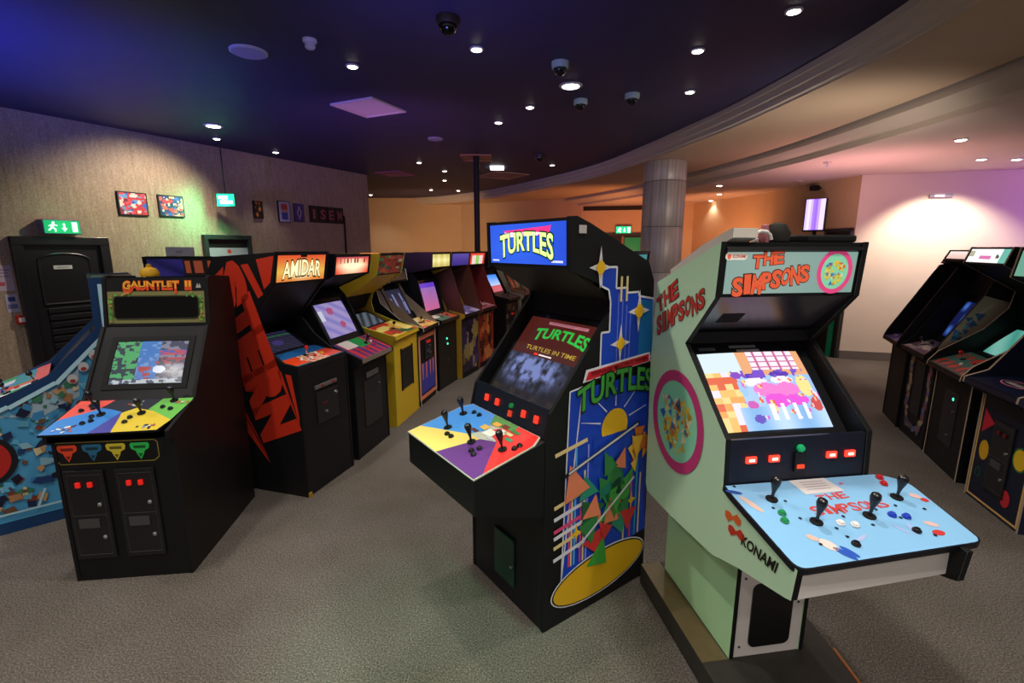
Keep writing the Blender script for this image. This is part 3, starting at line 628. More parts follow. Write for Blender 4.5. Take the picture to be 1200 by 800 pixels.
raster(mf, -.30, .018, .30, MH - .014, 24, 10, lambda s, t: mixc('#1c44d0', '#2f66f0', .5 + .5 * math.sin(s * 3 + .6) * (1 - abs(t - .4))), 1.05, 'backlit_print', mq, 0.002)
mb = MB(); g = Fr(mf.P(0, 0, .003), mf.u, mf.v)
poly(mb, g, [(-.17, .178), (.17, .192), (.20, .196), (.185, .158), (.13, .152), (-.14, .150)], M('#e03078', .4, emit=1.1), 1); poly(mb, g, [(-.19, .145), (.10, .152), (.13, .166), (-.16, .170), (-.19, .16)], M('#f4e8ff', .4, emit=1.2), 2)
word(mb, g, 'TEENAGE MUTANT NINJA', flat(-.165, .153, .10, .163), M('#b070b0', .4, emit=.8), 3)
am = arch(-.20, .215, .038, .115, .045)
word(mb, g, 'TURTLES', am, M('#0d3a30', .4, emit=.3), 2, .075); word(mb, g, 'TURTLES', am, M('#c8f088', .4, emit=1.25), 3, .025)
rect(mb, g, -.28, .028, -.22, .036, M('#d0d8f0', .4, emit=.8), 1); rect(mb, g, .20, .028, .28, .038, M('#d0d8f0', .4, emit=.8), 1); mb.build('lettering', mq, recalc=False)
# control deck box
deck = [(-.375, .755), (0.0, .62), (0.0, .998), (-.375, .915)]
mb = MB(); mb.prism([(-W2 + .001, d, z) for d, z in deck], (2 * W2 - .002, 0, 0), BLK); cp = mb.build('control_deck', tm, bevel=0.004)
kf = Fr((0, -.378, .9165), (1, 0, 0), (0, .378, .0845)); KL = math.hypot(.378, .0845)
mb = MB(); out = [(-W2, 0), (W2, 0), (W2 - .0, KL - .06), (W2 - .035, KL), (-W2 + .03, KL), (-W2, KL - .05)]
mb.prism([kf.P(a, b, 0) for a, b in out], kf.n * .006, M('#b8b4a8', .5)); mb.build('deck_edge', cp)
g = Fr(kf.P(0, 0, .006), kf.u, kf.v); mb = MB(); Q = lambda L: [(a + W2, b) for a, b in L]; KB = KL - .004
poly(mb, g, Q([(-.65, .075), (-.65, .33), (-.625, KB), (-.40, KB), (-.30, .27), (-.361, .187)]), M('#3f8fe0', .4), 1)
poly(mb, g, Q([(-.65, .004), (-.342, .004), (-.26, .20), (-.361, .187), (-.65, .075)]), M('#f0c868', .4), 1)
poly(mb, g, Q([(-.342, .004), (-.005, .004), (-.005, .05), (-.17, .235), (-.26, .20)]), M('#5f2a78', .4), 1)
poly(mb, g, Q([(-.005, .05), (-.005, .32), (-.04, KB), (-.20, KB), (-.30, .27), (-.17, .235)]), M('#e02c28', .4), 1)
poly(mb, g, Q([(-.40, KB), (-.20, KB), (-.17, .34), (-.34, .31)]), M('#4f9048', .4), 2)
for a, b, w_, h_, c in ((-.30, .235, .07, .05, '#e8e0d8'), (-.24, .27, .05, .05, '#e8e0d8'), (-.36, .26, .05, .035, '#e0b050'), (-.33, .315, .05, .03, '#e8a848'), (-.21, .30, .06, .02, '#d8c890'), (-.19, .33, .06, .02, '#3a7a3c'), (-.38, .22, .05, .02, '#5a1c28'), (-.16, .27, .05, .02, '#2f8a60'), (-.27, .33, .05, .025, '#7a2c20'), (-.25, .225, .05, .014, '#c8b8d0')):
    rect(mb, g, a + W2, b, a + W2 + w_, b + h_, M(c, .4), 3)
mb.build('deck_overlay', cp, recalc=False)
for a, b in ((-.564, .288), (-.499, .157), (-.270, .158), (-.091, .213)): put(BAT, g, a + W2, b, cp, 'joystick')
for a, b in ((-.52, .33), (-.47, .33), (-.44, .12), (-.40, .12), (-.20, .115), (-.165, .105), (-.185, .15), (-.05, .28), (-.05, .25)): put(BTN['#111113'], g, a + W2, b, cp, 'button')
mb = MB(); slab(mb, ff, -.417 + W2, .10, -.235 + W2, .37, 0, .012, M((.006, .035, .02), .25)); cd = mb.build('coin_door', tm, bevel=0.005)
mb = MB(); mb.lathe([(.008, 0), (.008, .008)], CHROME, 12, ff.mat(-.25 + W2, .22, .012)); mb.build('lock', cd); mb = MB(); mb.tube([ff.P(-.41 + W2, .372, .012), ff.P(-.24 + W2, .372, .012)], .006, M((.01, .06, .035), .3)); mb.build('hinge', cd)
# side art (right side); the licensed figures of the print are left out, an abstract cluster of their colours stands in
sa = Fr((W2, 0, 0), (0, 1, 0), (0, 0, 1)); mb = MB(); BL = M('#1440b8', .4); WH = M('#d8d8e0', .4); YE = M('#e8b820', .4); GR = M('#3f9a3c', .4); PK = M('#d84878', .4); CR = M('#e0c890', .4)
up = [(.32, 1.765), (.42, 1.765), (.42, 1.665), (.50, 1.665), (.50, 1.64), (.585, 1.64), (.585, 1.62), (.70, 1.60), (.715, 1.30), (.30, 1.27), (.33, 1.30), (.33, 1.46), (.385, 1.46), (.385, 1.60), (.37, 1.66), (.32, 1.68)]
poly(mb, sa, up, BL, 2); frame_line(mb, sa, up, .010, WH, 3)
lo = [(.14, 1.205), (.705, 1.215), (.735, .30), (.11, .24)]
poly(mb, sa, lo, BL, 2); frame_line(mb, sa, [(.14, 1.205), (.22, 1.215), (.11, .24)][:3], .008, WH, 3)
for x in (.44, .47, .50, .53): line(mb, sa, (x, 1.64 - (x - .44)), (x, 1.30), .006, M('#6a7ae0', .4), 3)
line(mb, sa, (.455, 1.72), (.455, 1.60), .014, CR, 4); line(mb, sa, (.495, 1.72), (.495, 1.60), .014, CR, 4)
poly(mb, sa, [(.60, 1.60), (.71, 1.59), (.712, 1.31), (.60, 1.31)], M('#1c6aa8', .4), 3)
def star(a, b, r, m1, m2, ly):
    pts = []
    for j in range(8): rr_ = r if j % 2 == 0 else r * .26; pts.append((a + rr_ * math.sin(j * math.pi / 4) * .85, b + rr_ * math.cos(j * math.pi / 4) * 1.15))
    poly(mb, sa, pts, m1, ly); poly(mb, sa, [(a + (p - a) * .55, b + (q - b) * .55) for p, q in pts], m2, ly + 1); ell(mb, sa, a, b, r * .32, r * .36, m2, ly + 2, 14)
star(.308, 1.765, .085, WH, YE, 5); star(.59, 1.545, .095, WH, YE, 5); star(.463, 1.395, .085, WH, YE, 5); star(.20, .47, .05, YE, YE, 6); star(.60, .52, .05, YE, YE, 6)
poly(mb, sa, [(.215, 1.235), (.235, 1.295), (.69, 1.325), (.70, 1.275)], WH, 6); poly(mb, sa, [(.232, 1.243), (.248, 1.283), (.68, 1.315), (.685, 1.278)], M('#c8202c', .4), 7)
word(mb, sa, 'TEENAGE MUTANT NINJA', quad((.26, 1.256), (.67, 1.286), (.665, 1.307), (.265, 1.278)), M('#3a0a10', .4), 8, .02)
tm_map = lambda s, t: (.185 + .53 * s, 1.085 + .05 * (1 - (2 * s - 1) ** 2) + .09 * s * .3 + .115 * t)
word(mb, sa, 'TURTLES', tm_map, M('#0a1a10', .4), 8, .07); word(mb, sa, 'TURTLES', tm_map, GR, 9, .025)
ell(mb, sa, .45, .97, .095, .095, YE, 4); rect(mb, sa, .30, .80, .60, .935, BL, 5)
for an in (20, 55, 90, 125, 160): line(mb, sa, (.45 + .11 * math.cos(R(an)), .97 + .11 * math.sin(R(an))), (.45 + .25 * math.cos(R(an)), .97 + .2 * math.sin(R(an))), .008, M('#c8d0e8', .4), 4, .003)
for b, c in ((.925, CR), (.66, CR), (.60, WH), (.535, PK), (.50, WH), (.45, CR), (.385, WH)): line(mb, sa, (.055, b - .012), (.26, b + .022), .020, c, 5)
for k, (x, c) in enumerate(((.155, PK), (.17, CR), (.19, M('#58a8e8', .4)), (.23, PK), (.25, CR), (.27, M('#8890f0', .4)), (.55, CR), (.60, PK), (.64, M('#30a0b0', .4)), (.67, CR))): line(mb, sa, (x, .30), (x, .66 + .13 * (k % 3)), .011, c, 4)
ell(mb, sa, .385, .185, .345, .128, WH, 6, 40, .06); ell(mb, sa, .385, .185, .338, .120, M('#12100c', .4), 7, 40, .06); ell(mb, sa, .385, .185, .330, .112, M('#d8a818', .4), 8, 40, .06)
rnd = random.Random(21)
for k in range(30):     # abstract shards
    a, b = .40 + rnd.gauss(0, .085), .52 + rnd.gauss(0, .13); b = max(.28, min(.78, b)); q = rnd.uniform(.05, .10); r0 = rnd.uniform(0, 3)
    poly(mb, sa, [(a + q * math.cos(r0 + j * 2.09 + rnd.uniform(-.4, .4)), b + q * 1.2 * math.sin(r0 + j * 2.09)) for j in range(3)], M(rnd.choice(['#2f7a40', '#3f9a3c', '#18705c', '#e0805c', '#1f5a34', '#2a8a70', '#14402c', '#c83030']), .4), 9 + k % 6)
for k in range(10):
    a, b = .63 + rnd.gauss(0, .035), .80 + rnd.gauss(0, .06); q = rnd.uniform(.035, .07); r0 = rnd.uniform(0, 3)
    poly(mb, sa, [(a + q * .8 * math.cos(r0 + j * 2.09), b + q * 1.3 * math.sin(r0 + j * 2.09)) for j in range(3)], M(rnd.choice(['#f0a820', '#f0c040', '#98a8a0', '#e07830']), .4), 9 + k % 5)
line(mb, sa, (.10, .80), (.62, .96), .020, M('#10100f', .4), 16); line(mb, sa, (.13, .81), (.61, .955), .012, M('#c8ccd0', .4), 17); line(mb, sa, (.20, .40), (.60, .66), .014, M('#c8ccd0', .4), 17)
rect(mb, sa, .17, 1.915, .215, 1.95, M('#c0bcb8', .5), 3)
mb.build('side_art', tm, recalc=False)
mb = MB(); mb.lathe([(.02, 0), (.02, .03)], M('#8a6a28', .4, .6), 10, Matrix.Translation((W2 - .05, .04, -.0))); mb.build('levelling_foot', tm)

# ------------------------------------------------------------------ the pale green four-player cabinet
X0, X1 = -.305, .325
sm = thing('arcade_cabinet', (1.1042, 1.7805, 0), R(-81.5 + 90), 'pale green four-player cabinet with sky blue deck and pink ring emblems', 'arcade cabinet', 'arcade cabinets')
MINT = M('#bfe3be', .42, noise=.04, nscale=4); MINTD = M('#b4e4b0', .42)
prof = [(.10, 1.875), (.113, 1.662), (.314, 1.444), (-.035, 1.14), (-.045, .955), (-.447, .888), (-.436, .775), (-.41, .765), (-.176, .70), (-.06, .66), (-.017, .643), (.345, .605), (.60, .595), (.62, .63), (.645, 1.289), (.62, 1.688)]
shell(sm, prof, X0, X1, MINT, BLKM, .022)
a0, a1 = X0 + .022, X1 - .022
mb = MB(); mb.prism([(X1 - .0245, d, z) for d, z in prof], (.002, 0, 0), BLK); mb.build('inner_lining', sm)
mq, mf = pan(sm, 'marquee', (.113, 1.662), (.10, 1.872), a0, a1, BLKM, .008)
raster(mf, a0 + .012, .014, a1 - .012, .192, 30, 10, lambda s, t: mixc('#a6d0c4', '#b8d8cc', .5 + .5 * math.sin(s * 5)), .55, 'backlit_print', mq, .002)
g = Fr(mf.P(0, 0, .003), mf.u, mf.v); mb = MB(); OR = M('#e8603c', .4, emit=.35); DR = M('#5a1c14', .4)
for nm, b0, b1, x0_, x1_, sd_, sl in (('THE', .125, .172, -.165, -.035, 3, .018), ('SIMPSONS', .035, .098, -.235, .085, 5, .055)):
    wobbly(mb, g, nm, x0_, b0, x1_, b1, DR, 2, .085, sd_, .08, sl); wobbly(mb, g, nm, x0_, b0, x1_, b1, OR, 3, .045, sd_, .08, sl)
def emblem(mb, g, a, b, ra, rb, wd, ly, e=0, seed=2):
    ell(mb, g, a, b, ra - wd, rb - wd, M('#8ad8b0', .4, emit=e), ly); ring(mb, g, a, b, ra, rb, wd, M('#c83878' if not e else '#e84888', .4, emit=e), ly + 1)
    rnd = random.Random(seed)
    for k in range(90):
        x, y = rnd.uniform(-.7, .7), rnd.uniform(-.85, .55); q = rnd.uniform(.07, .17)
        if x * x + y * y > .55: continue
        pts = [(a + (ra - wd) * (x + q * math.cos(j * 2.09 + k)), b + (rb - wd) * (y + q * math.sin(j * 2.09 + k))) for j in range(3)]
        poly(mb, g, pts, M(rnd.choice(['#e8c838', '#f0d040', '#d8b030', '#c8d060', '#e8e0b0', '#3a70b8', '#d8742c']), .4, emit=e), ly + 1)
emblem(mb, g, .196, .098, .078, .088, .018, 2, .35)
poly(mb, g, rrect_pts(-.28, .145, -.19, .172, .012), M('#e8e4d8', .4, emit=.3), 2); word(mb, g, 'KONAMI', flat(-.25, .153, -.198, .165), M('#c84030', .4, emit=.2), 3, .02); ell(mb, g, -.265, .158, .008, .01, OR, 3, 10)
mb.build('lettering', mq, recalc=False)
pan(sm, 'top_panel', (.10, 1.868), (.615, 1.68), a0, a1, BLK, .012); pan(sm, 'back_panel', (.618, .64), (.643, 1.289), a0, a1, BLK, 0, -.015); pan(sm, 'upper_back_panel', (.643, 1.289), (.618, 1.688), a0, a1, BLK, 0, -.015)
sp, spf = pan(sm, 'speaker_panel', (.36, 1.46), (.113, 1.662), a0, a1, M((.03, .03, .036), .26, spec=.8), .012)
for k in range(6):
    mb = MB(); yy = .11 + k * .012; slab(mb, spf, -.19, yy, -.09, yy + .006, 0, .003, BLKM); mb.build('speaker_slot', sp)
bz, sf = pan(sm, 'screen_bezel', (0.0, 1.09), (.36, 1.46), a0, a1, BLKG, .03)
SL = math.hypot(.36, .37)
def party(s, t):
    c = mixc('#b8d4f4', '#9cc0ec', s)
    if t > .66: c = '#e8a878' if s > .36 else '#d8e8f0'
    if t > .74 and .46 < s < .93: c = '#f4e8f4' if (s * 9.5) % 1 > .25 and (t * 13) % 1 > .3 else '#c86a98'
    if t < .72 and s < .27: c = ['#f0d890', '#f0a860', '#e8e4f0', '#f4c070', '#e06848'][int(abs(math.sin(int(s * 14) * 12.9 + int(t * 12) * 78.2) * 43758) % 1 * 5)]
    if t < .28 and s > .2: c = mixc('#88b8e8', '#c0dcf8', math.sin(s * 14) * .5 + .5)
    for x, y, rx, ry, cc in ((.45, .66, .10, .045, '#5a38b0'), (.70, .68, .10, .045, '#5a38b0'), (.44, .58, .11, .06, '#f8ecf8'), (.70, .60, .11, .05, '#f8ecf8'), (.52, .48, .13, .09, '#f080d0'), (.72, .48, .12, .09, '#f080d0'), (.58, .34, .12, .09, '#e858d8'), (.76, .34, .12, .07, '#e858d8'), (.33, .30, .05, .05, '#d060b8'), (.90, .52, .07, .14, '#f0e090'), (.94, .28, .05, .09, '#d05050'), (.30, .52, .04, .12, '#a0c8f0'), (.28, .68, .05, .05, '#8a48c0'), (.35, .13, .05, .05, '#6a58c0')):
        if ((s - x) / rx) ** 2 + ((t - y) / ry) ** 2 < 1: c = cc
    if .64 < t < .74 and .24 < s < .95 and vnoise(s * 26, t * 18) > .62: c = '#7a50c8'
    if .12 < t < .62 and s > .26 and vnoise(s * 19 + 7, t * 15) > .78: c = ['#f4e4fa', '#d070d8', '#f0d890', '#e86858'][int(s * 37 + t * 11) % 4]
    for x in (.50, .60, .72, .82):
        if abs(s - x) < .018 and .10 < t < .30: c = '#f8f0fc'
    return c
raster(sf, -.24, .07, .245, SL - .075, 84, 66, party, 1.15, 'screen', sm, .004, .014)
mb = MB()
for a_, b_, c_, d_, col_ in ((-.22, .055, -.14, .040, '#5a5a60'), (-.07, .045, .06, .032, '#808088'), (-.04, .066, .07, .054, '#9a9a9c')):
    mb = MB(); slab(mb, sf, a_, SL - b_, c_, SL - d_, 0, .001, M(col_, .5)); mb.build('bezel_label', bz)
mb = MB(); mb.box((a0, .32, 1.44), (a1, .345, 1.49), BLKM); mb.build('inner_back', sm)
cpan, cf = pan(sm, 'coin_panel', (-.045, .955), (-.035, 1.135), a0, a1, M((.008, .010, .022), .35), .004)
for a in (-.195, -.098, .150, .232):
    mb = MB(); slab(mb, cf, a - .022, .085, a + .022, .112, 0, .010, M('#f03828', .3, emit=2.0)); o = mb.build('coin_button', cpan, bevel=.003)
    mb = MB(); slab(mb, cf, a - .012, .093, a + .012, .104, .010, .0115, M('#ffb0a0', .3, emit=2.2)); mb.build('glow_label', o)
mb = MB(); slab(mb, cf, -.012, .04, .034, .12, 0, .012, BLKG); o = mb.build('start_block', cpan); mb = MB(); mb.lathe([(.014, 0), (.016, .006), (.012, .016), (.004, .02)], M('#18a060', .3, emit=.4), 14, cf.mat(.010, .135, .002)); mb.build('green_lamp', cpan, smooth=True)
mb = MB(); slab(mb, cf, -.004, .055, .026, .07, .012, .016, M('#e04020', .3, emit=1.0)); mb.build('red_lamp', o)
# deck
kf = Fr((0, -.455, .8925), (1, 0, 0), (0, .41, .0675)); KL = math.hypot(.41, .0675)
def rpoly(pts, r, n=5):
    out = []
    for i, p in enumerate(pts):
        p = Vector(p); a = Vector(pts[i - 1]); b_ = Vector(pts[(i + 1) % len(pts)]); ra = min(r[i], (a - p).length / 2, (b_ - p).length / 2)
        if ra < 1e-4: out.append(tuple(p)); continue
        A = p + (a - p).normalized() * ra; B = p + (b_ - p).normalized() * ra
        for k in range(n + 1): t_ = k / n; out.append(tuple(A * (1 - t_) ** 2 + p * 2 * t_ * (1 - t_) + B * t_ * t_))
    return out
out = rpoly([(-.31, .0), (.40, .035), (.445, .36), (.36, KL), (-.305, KL), (-.31, .36)], [.04, .03, .05, .03, 0.0, .02])
mb = MB(); mb.prism([kf.P(a, b, -.022) for a, b in out], kf.n * .022, M('#10131f', .35)); cp = mb.build('control_deck', sm)
g = Fr(kf.P(0, 0, 0), kf.u, kf.v); mb = MB(); cx_, cy_ = .05, KL / 2
poly(mb, g, [(cx_ + (a - cx_) * .985, cy_ + (b - cy_) * .975) for a, b in out], M('#86bde6', .32), 1)
for nm, x0_, x1_, b0, b1, sd_ in (('THE', .0, .13, .287, .322, 3), ('SIMPSONS', -.07, .24, .222, .264, 5)): wobbly(mb, g, nm, x0_, b0, x1_, b1, M('#c84848', .4), 2, .02, sd_, .06, .01)
poly(mb, g, [(-.035, KL - .005), (.12, KL - .005), (.14, KL - .085), (-.025, KL - .09)], M('#d8d4d4', .5), 2)
for k in range(4): rect(mb, g, .0, KL - .025 - k * .014, .10, KL - .021 - k * .014, M('#a8a0a8', .5), 3)
for a, b, ra, rb, ro, c in ((-.135, .085, .02, .03, .5, '#e8d0c8'), (-.11, .045, .012, .035, .6, '#2c58b8'), (-.09, .05, .01, .03, .5, '#2c58b8'), (-.165, .12, .012, .02, .8, '#e0b8a8'), (.385, .27, .02, .014, -.6, '#e0b8b0'), (.40, .245, .014, .012, 0, '#c83838'), (.30, .13, .022, .012, -.5, '#e0b8b0'), (.285, .09, .022, .013, 0, '#c83838'), (-.265, .30, .012, .05, .35, '#d8b8a8'), (-.29, .37, .03, .01, -.4, '#2c4a98'), (.16, .37, .012, .006, .4, '#c070a0'), (.0, .10, .03, .006, .4, '#b0b8e0'), (.33, .36, .03, .006, .6, '#b0b8e0'), (.17, .12, .006, .03, .4, '#a8b8e8'), (.21, .12, .006, .03, -.4, '#a8b8e8')):
    ell(mb, g, a, b, ra, rb, M(c, .4), 2, 14, ro)
for a, b in ((-.27, .40), (-.20, .27), (-.13, .30), (-.14, .21), (-.05, .15), (.02, .20), (-.045, .11), (.09, .15), (.17, .22), (.22, .17), (.26, .23), (.35, .20), (.31, .43), (.26, .08), (-.16, .09)): ell(mb, g, a, b, .006, .006, M('#141a28', .4), 3, 10)
mb.build('deck_overlay', cp, recalc=False)
for a, b in ((-.174, .315), (-.097, .186), (.115, .191), (.306, .270)): put(BAT, g, a, b, cp, 'joystick')
for c, L in (('#1b8a4c', ((-.188, .240), (-.205, .203))), ('#e8e4e0', ((-.019, .169), (.025, .155))), ('#1f3fb8', ((.200, .185), (.244, .171))), ('#c81e24', ((.345, .385), (.328, .348)))):
    for a, b in L: put(BTN[c], g, a, b, cp, 'button')
for a, b in ((-.045, .075), (.215, .105)): put(BTN['#111113'], g, a, b, cp, 'button')
ALU = M('#dcd6d2', .45)
mb = MB(); mb.prism([(-.283, -.435, .775), (.355, -.395, .775), (.355, -.06, .70), (-.283, -.06, .70)], (0, 0, .10), ALU); mb.build('deck_apron', sm)
mb = MB(); mb.prism([(.355, d, z) for d, z in ((-.40, .885), (-.395, .76), (-.36, .75), (-.05, .66), (-.05, .94))], (.02, 0, 0), BLKG); mb.build('deck_wing', sm)
# pedestal and its door
mb = MB(); mb.prism([(-.175, d, z) for d, z in ((0, .12), (.6, .12), (.6, .605), (.35, .605), (0, .64))], (.02, 0, 0), MINTD, BLKM); mb.build('pedestal_side', sm)
mb = MB(); mb.prism([(.155, d, z) for d, z in ((0, .12), (.6, .12), (.6, .605), (.35, .605), (0, .64))], (.02, 0, 0), MINTD, BLKM); mb.build('pedestal_side', sm)
mb = MB(); mb.box((-.155, .004, .12), (.155, .58, .70), ALU); mb.build('pedestal_front', sm); pf2 = Fr((0, .004, 0), (1, 0, 0), (0, 0, 1))
mb = MB(); mb.prism([pf2.P(a, b, 0) for a, b in rrect_pts(-.092, .165, .10, .47, .03)], pf2.n * .006, M((.006, .006, .007), .35)); mb.build('access_door', sm)
for a, b in ((-.13, .17), (.13, .36), (-.13, .5)):
    mb = MB(); mb.lathe([(.006, 0), (.005, .003)], GREYM, 10, pf2.mat(a, b, 0)); mb.build('screw', sm)
# side art on the left face
sa = Fr((X0, 0, 0), (0, -1, 0), (0, 0, 1)); N_ = lambda L: [(-a, b) for a, b in L]; mb = MB(); RD = M('#c83c24', .4)
for nm, P4, sd_ in (('THE', ((.595, 1.545), (.395, 1.648), (.415, 1.722), (.62, 1.605)), 3), ('SIMPSONS', ((.585, 1.43), (.175, 1.625), (.185, 1.70), (.605, 1.515)), 5)):
    P4 = N_(P4); n = len(nm); base = quad(*P4); rnd = random.Random(sd_)
    for i, ch in enumerate(nm):
        j = rnd.uniform(-.10, .10); k = .34 if ch == 'I' else .78
        mp_ = lambda s, t, i=i, j=j, k=k: base((i + .5 + (s - .5) * k + (t - .5) * j) / n, t * .95 + j)
        word(mb, sa, ch, mp_, M('#4a140c', .4), 2, .06); word(mb, sa, ch, mp_, RD, 3, .03)
mb.build('side_lettering', sm, recalc=False)
mb = MB(); emblem(mb, sa, -.345, 1.075, .235, .235, .048, 2, 0, 8)
mb.build('side_emblem', sm, recalc=False); mb = MB()
word(mb, sa, 'KONAMI', quad(*N_(((-.182, .803), (-.360, .817), (-.370, .858), (-.187, .842)))), M('#14140f', .4), 2, .03)
for dy, c in ((0, '#e06428'), (-.044, '#c83420')):
    poly(mb, sa, [(.075 + a * 1.0 + dy * -.6, .853 + b + dy) for a, b in ((0, 0), (.02, -.012), (.05, .012), (.075, .004), (.095, .014), (.095, .034), (.07, .044), (.045, .022), (.025, .03), (.0, .022))], M(c, .4), 2)
mb.build('maker_mark', sm, recalc=False)
# low plinth under it
pl = thing('plinth', (1.1042, 1.7805, 0), R(-81.5 + 90), 'dark low wooden plinth under the pale green cabinet', 'plinth')
mb = MB(); mb.prism([(-.30, -.22, 0), (.275, -.20, 0), (.335, .13, 0), (.335, .66, 0), (-.29, .66, 0)], (0, 0, .118), M((.030, .026, .022), .6, noise=.3, nscale=20)); mb.build('base_board', pl, bevel=.006)
mb = MB(); mb.prism([(-.298, 0.0, .118), (-.18, 0.0, .118), (-.18, .655, .118), (-.288, .655, .118)], (0, 0, .002), M('#5f5236', .5, noise=.2, nscale=20)); mb.build('worn_strip', pl)
mb = MB(); mb.tube([(.283, -.19, .116), (.315, -.02, .118)], .006, M('#b86830', .5)); mb.build('edge_tape', pl)
# things lying on it
t = thing('white_board', (1.1042, 1.7805, 0), R(-81.5 + 90), 'white tilted board lying on the back of the pale green cabinet top', 'board')
mb = MB(); mb.prism([(-.27, d, z) for d, z in ((.56, 1.728), (.56, 1.752), (.30, 1.862), (.10, 1.925), (.085, 1.925), (.085, 1.89))], (.10, 0, 0), M('#d8d0c4', .5)); mb.build('board', t)
mb = MB(); pth = [(-.165, .11, 1.905), (-.14, .11, 1.915), (-.115, .11, 1.912), (-.10, .11, 1.90), (-.095, .11, 1.885)]; mb.tube(pth, .007, M('#cfc8c0', .5)); mb.build('cable_end', t)
mb = MB(); T = Matrix.Translation((1.1042, 1.7805, 0)) @ Matrix.Rotation(R(-81.5 + 90), 4, 'Z')
mb.prism([T @ Vector(p) for p in ((.07, .12, 1.874), (.29, .12, 1.874), (.29, .30, 1.874), (.07, .30, 1.874))], (0, 0, .028), BLKM); mb.build('flat_box', bevel=.008, label='flat black box on top of the pale green cabinet', category='box')
t = thing('cloth_bundle', tuple(T @ Vector((-.035, .16, 1.868))), 0, 'dark bundle with pink fabric on the pale green cabinet top', 'bundle')
mb = MB(); mb.lathe([(.02, 0), (.045, .01), (.05, .04), (.03, .075), (.01, .082)], M('#17140f', .8), 12); mb.build('dark_bundle', t, smooth=True)
mb = MB(); mb.lathe([(.018, 0), (.022, .03), (.012, .07), (.004, .075)], M('#a06068', .8), 10, Matrix.Translation((-.06, -.02, 0))); mb.build('pink_cloth', t, smooth=True); mb = MB(); mb.lathe([(.012, 0), (.012, .02), (.006, .024)], M('#d8c8c0', .5), 10, Matrix.Translation((-.095, -.02, 0))); mb.build('white_cap', t)

# ------------------------------------------------------------------ the reclined four-player dungeon cabinet
GW = .307
gm = thing('arcade_cabinet', (-2.155, 2.433, 0), R(-83.2 + 90), 'low black four-player cabinet with khaki framed header and four shield emblems', 'arcade cabinet', 'arcade cabinets')
prof = [(0, 0), (0, .83), (-.045, .845), (-.045, .89), (.25, .982), (.50, 1.378), (.525, 1.375), (.565, 1.67), (.60, 1.685), (.86, 1.665), (.88, 1.5), (.88, 0)]
shell(gm, prof, -GW, GW, M((.009, .007, .007), .42, spec=.22, noise=.2, nscale=5), BLKM, .02)
gi = GW - .02
front, ff = pan(gm, 'front_panel', (0, 0), (0, .835), -gi, gi, BLK, .003)
pan(gm, 'back_panel', (.875, .02), (.875, 1.6), -gi, gi, BLK, 0, -.015); pan(gm, 'top_panel', (.60, 1.68), (.86, 1.66), -gi, gi, BLK, .006)
bz, sf = pan(gm, 'screen_bezel', (.25, .982), (.50, 1.378), -gi, gi, M((.010, .010, .012), .4, spec=.25), .008); SL = math.hypot(.25, .396)
mb = MB(); f2 = sf
for a_, b_, c_, d_ in ((-.225, .065, -.195, .40), (.215, .065, .245, .40), (-.195, .065, .215, .095), (-.195, .37, .215, .40)): slab(mb, f2, a_, b_, c_, d_, 0, .006, BLKM)
mb.build('screen_surround', bz)
def maze(s, t):
    i, j = int(s * 16), int(t * 13); h_ = abs(math.sin(i * 12.9898 + j * 78.233) * 43758.5) % 1
    n_ = vnoise(s * 17, t * 19); h_ = .6 * n_ + .4 * h_ if True else h_
    c = '#48505c'
    if s < .34: c = '#58b070' if h_ > .45 else '#3a4450'
    elif s < .62: c = '#4a80c8' if h_ > .35 else '#7aa0d8'
    else: c = '#8a8ca0' if h_ > .5 else '#4c5064'
    if .66 < t < .78 and s > .62: c = '#c0586c' if h_ > .4 else '#5068b8'
    if .45 < t < .6 and s > .6: c = '#b04858' if h_ > .5 else c
    if .36 < s < .54 and t < .4: c = '#b84848' if h_ > .55 else '#5f86c8'
    if ((s - .66) ** 2 + (t - .32) ** 2) < .008: c = '#e8f0ff'
    if t < .1: c = '#c8d0d8' if h_ > .4 else '#586070'
    return c
raster(sf, -.19, .098, .212, .366, 64, 52, maze, .85, 'screen', gm, .004, .008)
mqp, mf = pan(gm, 'marquee', (.525, 1.375), (.565, 1.67), -gi, gi, BLK, .004); ML = math.hypot(.04, .295)
KH = M('#7a7848', .45); mb = MB(); BK = M((.004, .004, .004), .5, spec=.1)
poly(mb, mf, [(-.28, .018), (.28, .018), (.28, .215), (-.28, .215)], KH, 1); poly(mb, mf, rrect_pts(-.245, .045, .245, .185, .025), BK, 2); frame_line(mb, mf, rrect_pts(-.245, .045, .245, .185, .025), .008, M('#2c2c18', .45), 3)
rnd = random.Random(5)
for k in range(70):
    a = rnd.choice([-1, 1]) * rnd.uniform(.15, .275); b = rnd.uniform(.03, .21)
    if abs(a) < .252 and b < .185: a = math.copysign(.262, a)
    ell(mb, mf, a, b, rnd.uniform(.006, .013), rnd.uniform(.004, .009), M(rnd.choice(['#4f9a3c', '#6ab048', '#3a7a34', '#b88a48']), .45), 4 + k % 3, 8, rnd.uniform(0, 3))
gmap = lambda s, t: (-.185 + .37 * s, .218 + (.062 if True else 0) * t - (.018 * (1 - t) if (s < .12 or abs(s - .74) < .04) else 0))
for (nm, a0_, a1_) in (('GAUNTLET', -.185, .135), ('II', .175, .205)):
    mpp = lambda s, t, a0_=a0_, a1_=a1_: (a0_ + (a1_ - a0_) * s, .225 + .052 * t - (.02 * (1 - t) if (a0_ < 0 and (s < .12 or s > .9)) else 0))
    word(mb, mf, nm, mpp, M('#d84818', .45), 4, .07); mp2 = lambda s, t, mpp=mpp: mpp(s, .35 + .65 * t); word(mb, mf, nm, mp2, M('#e8b030', .45), 5, .02)
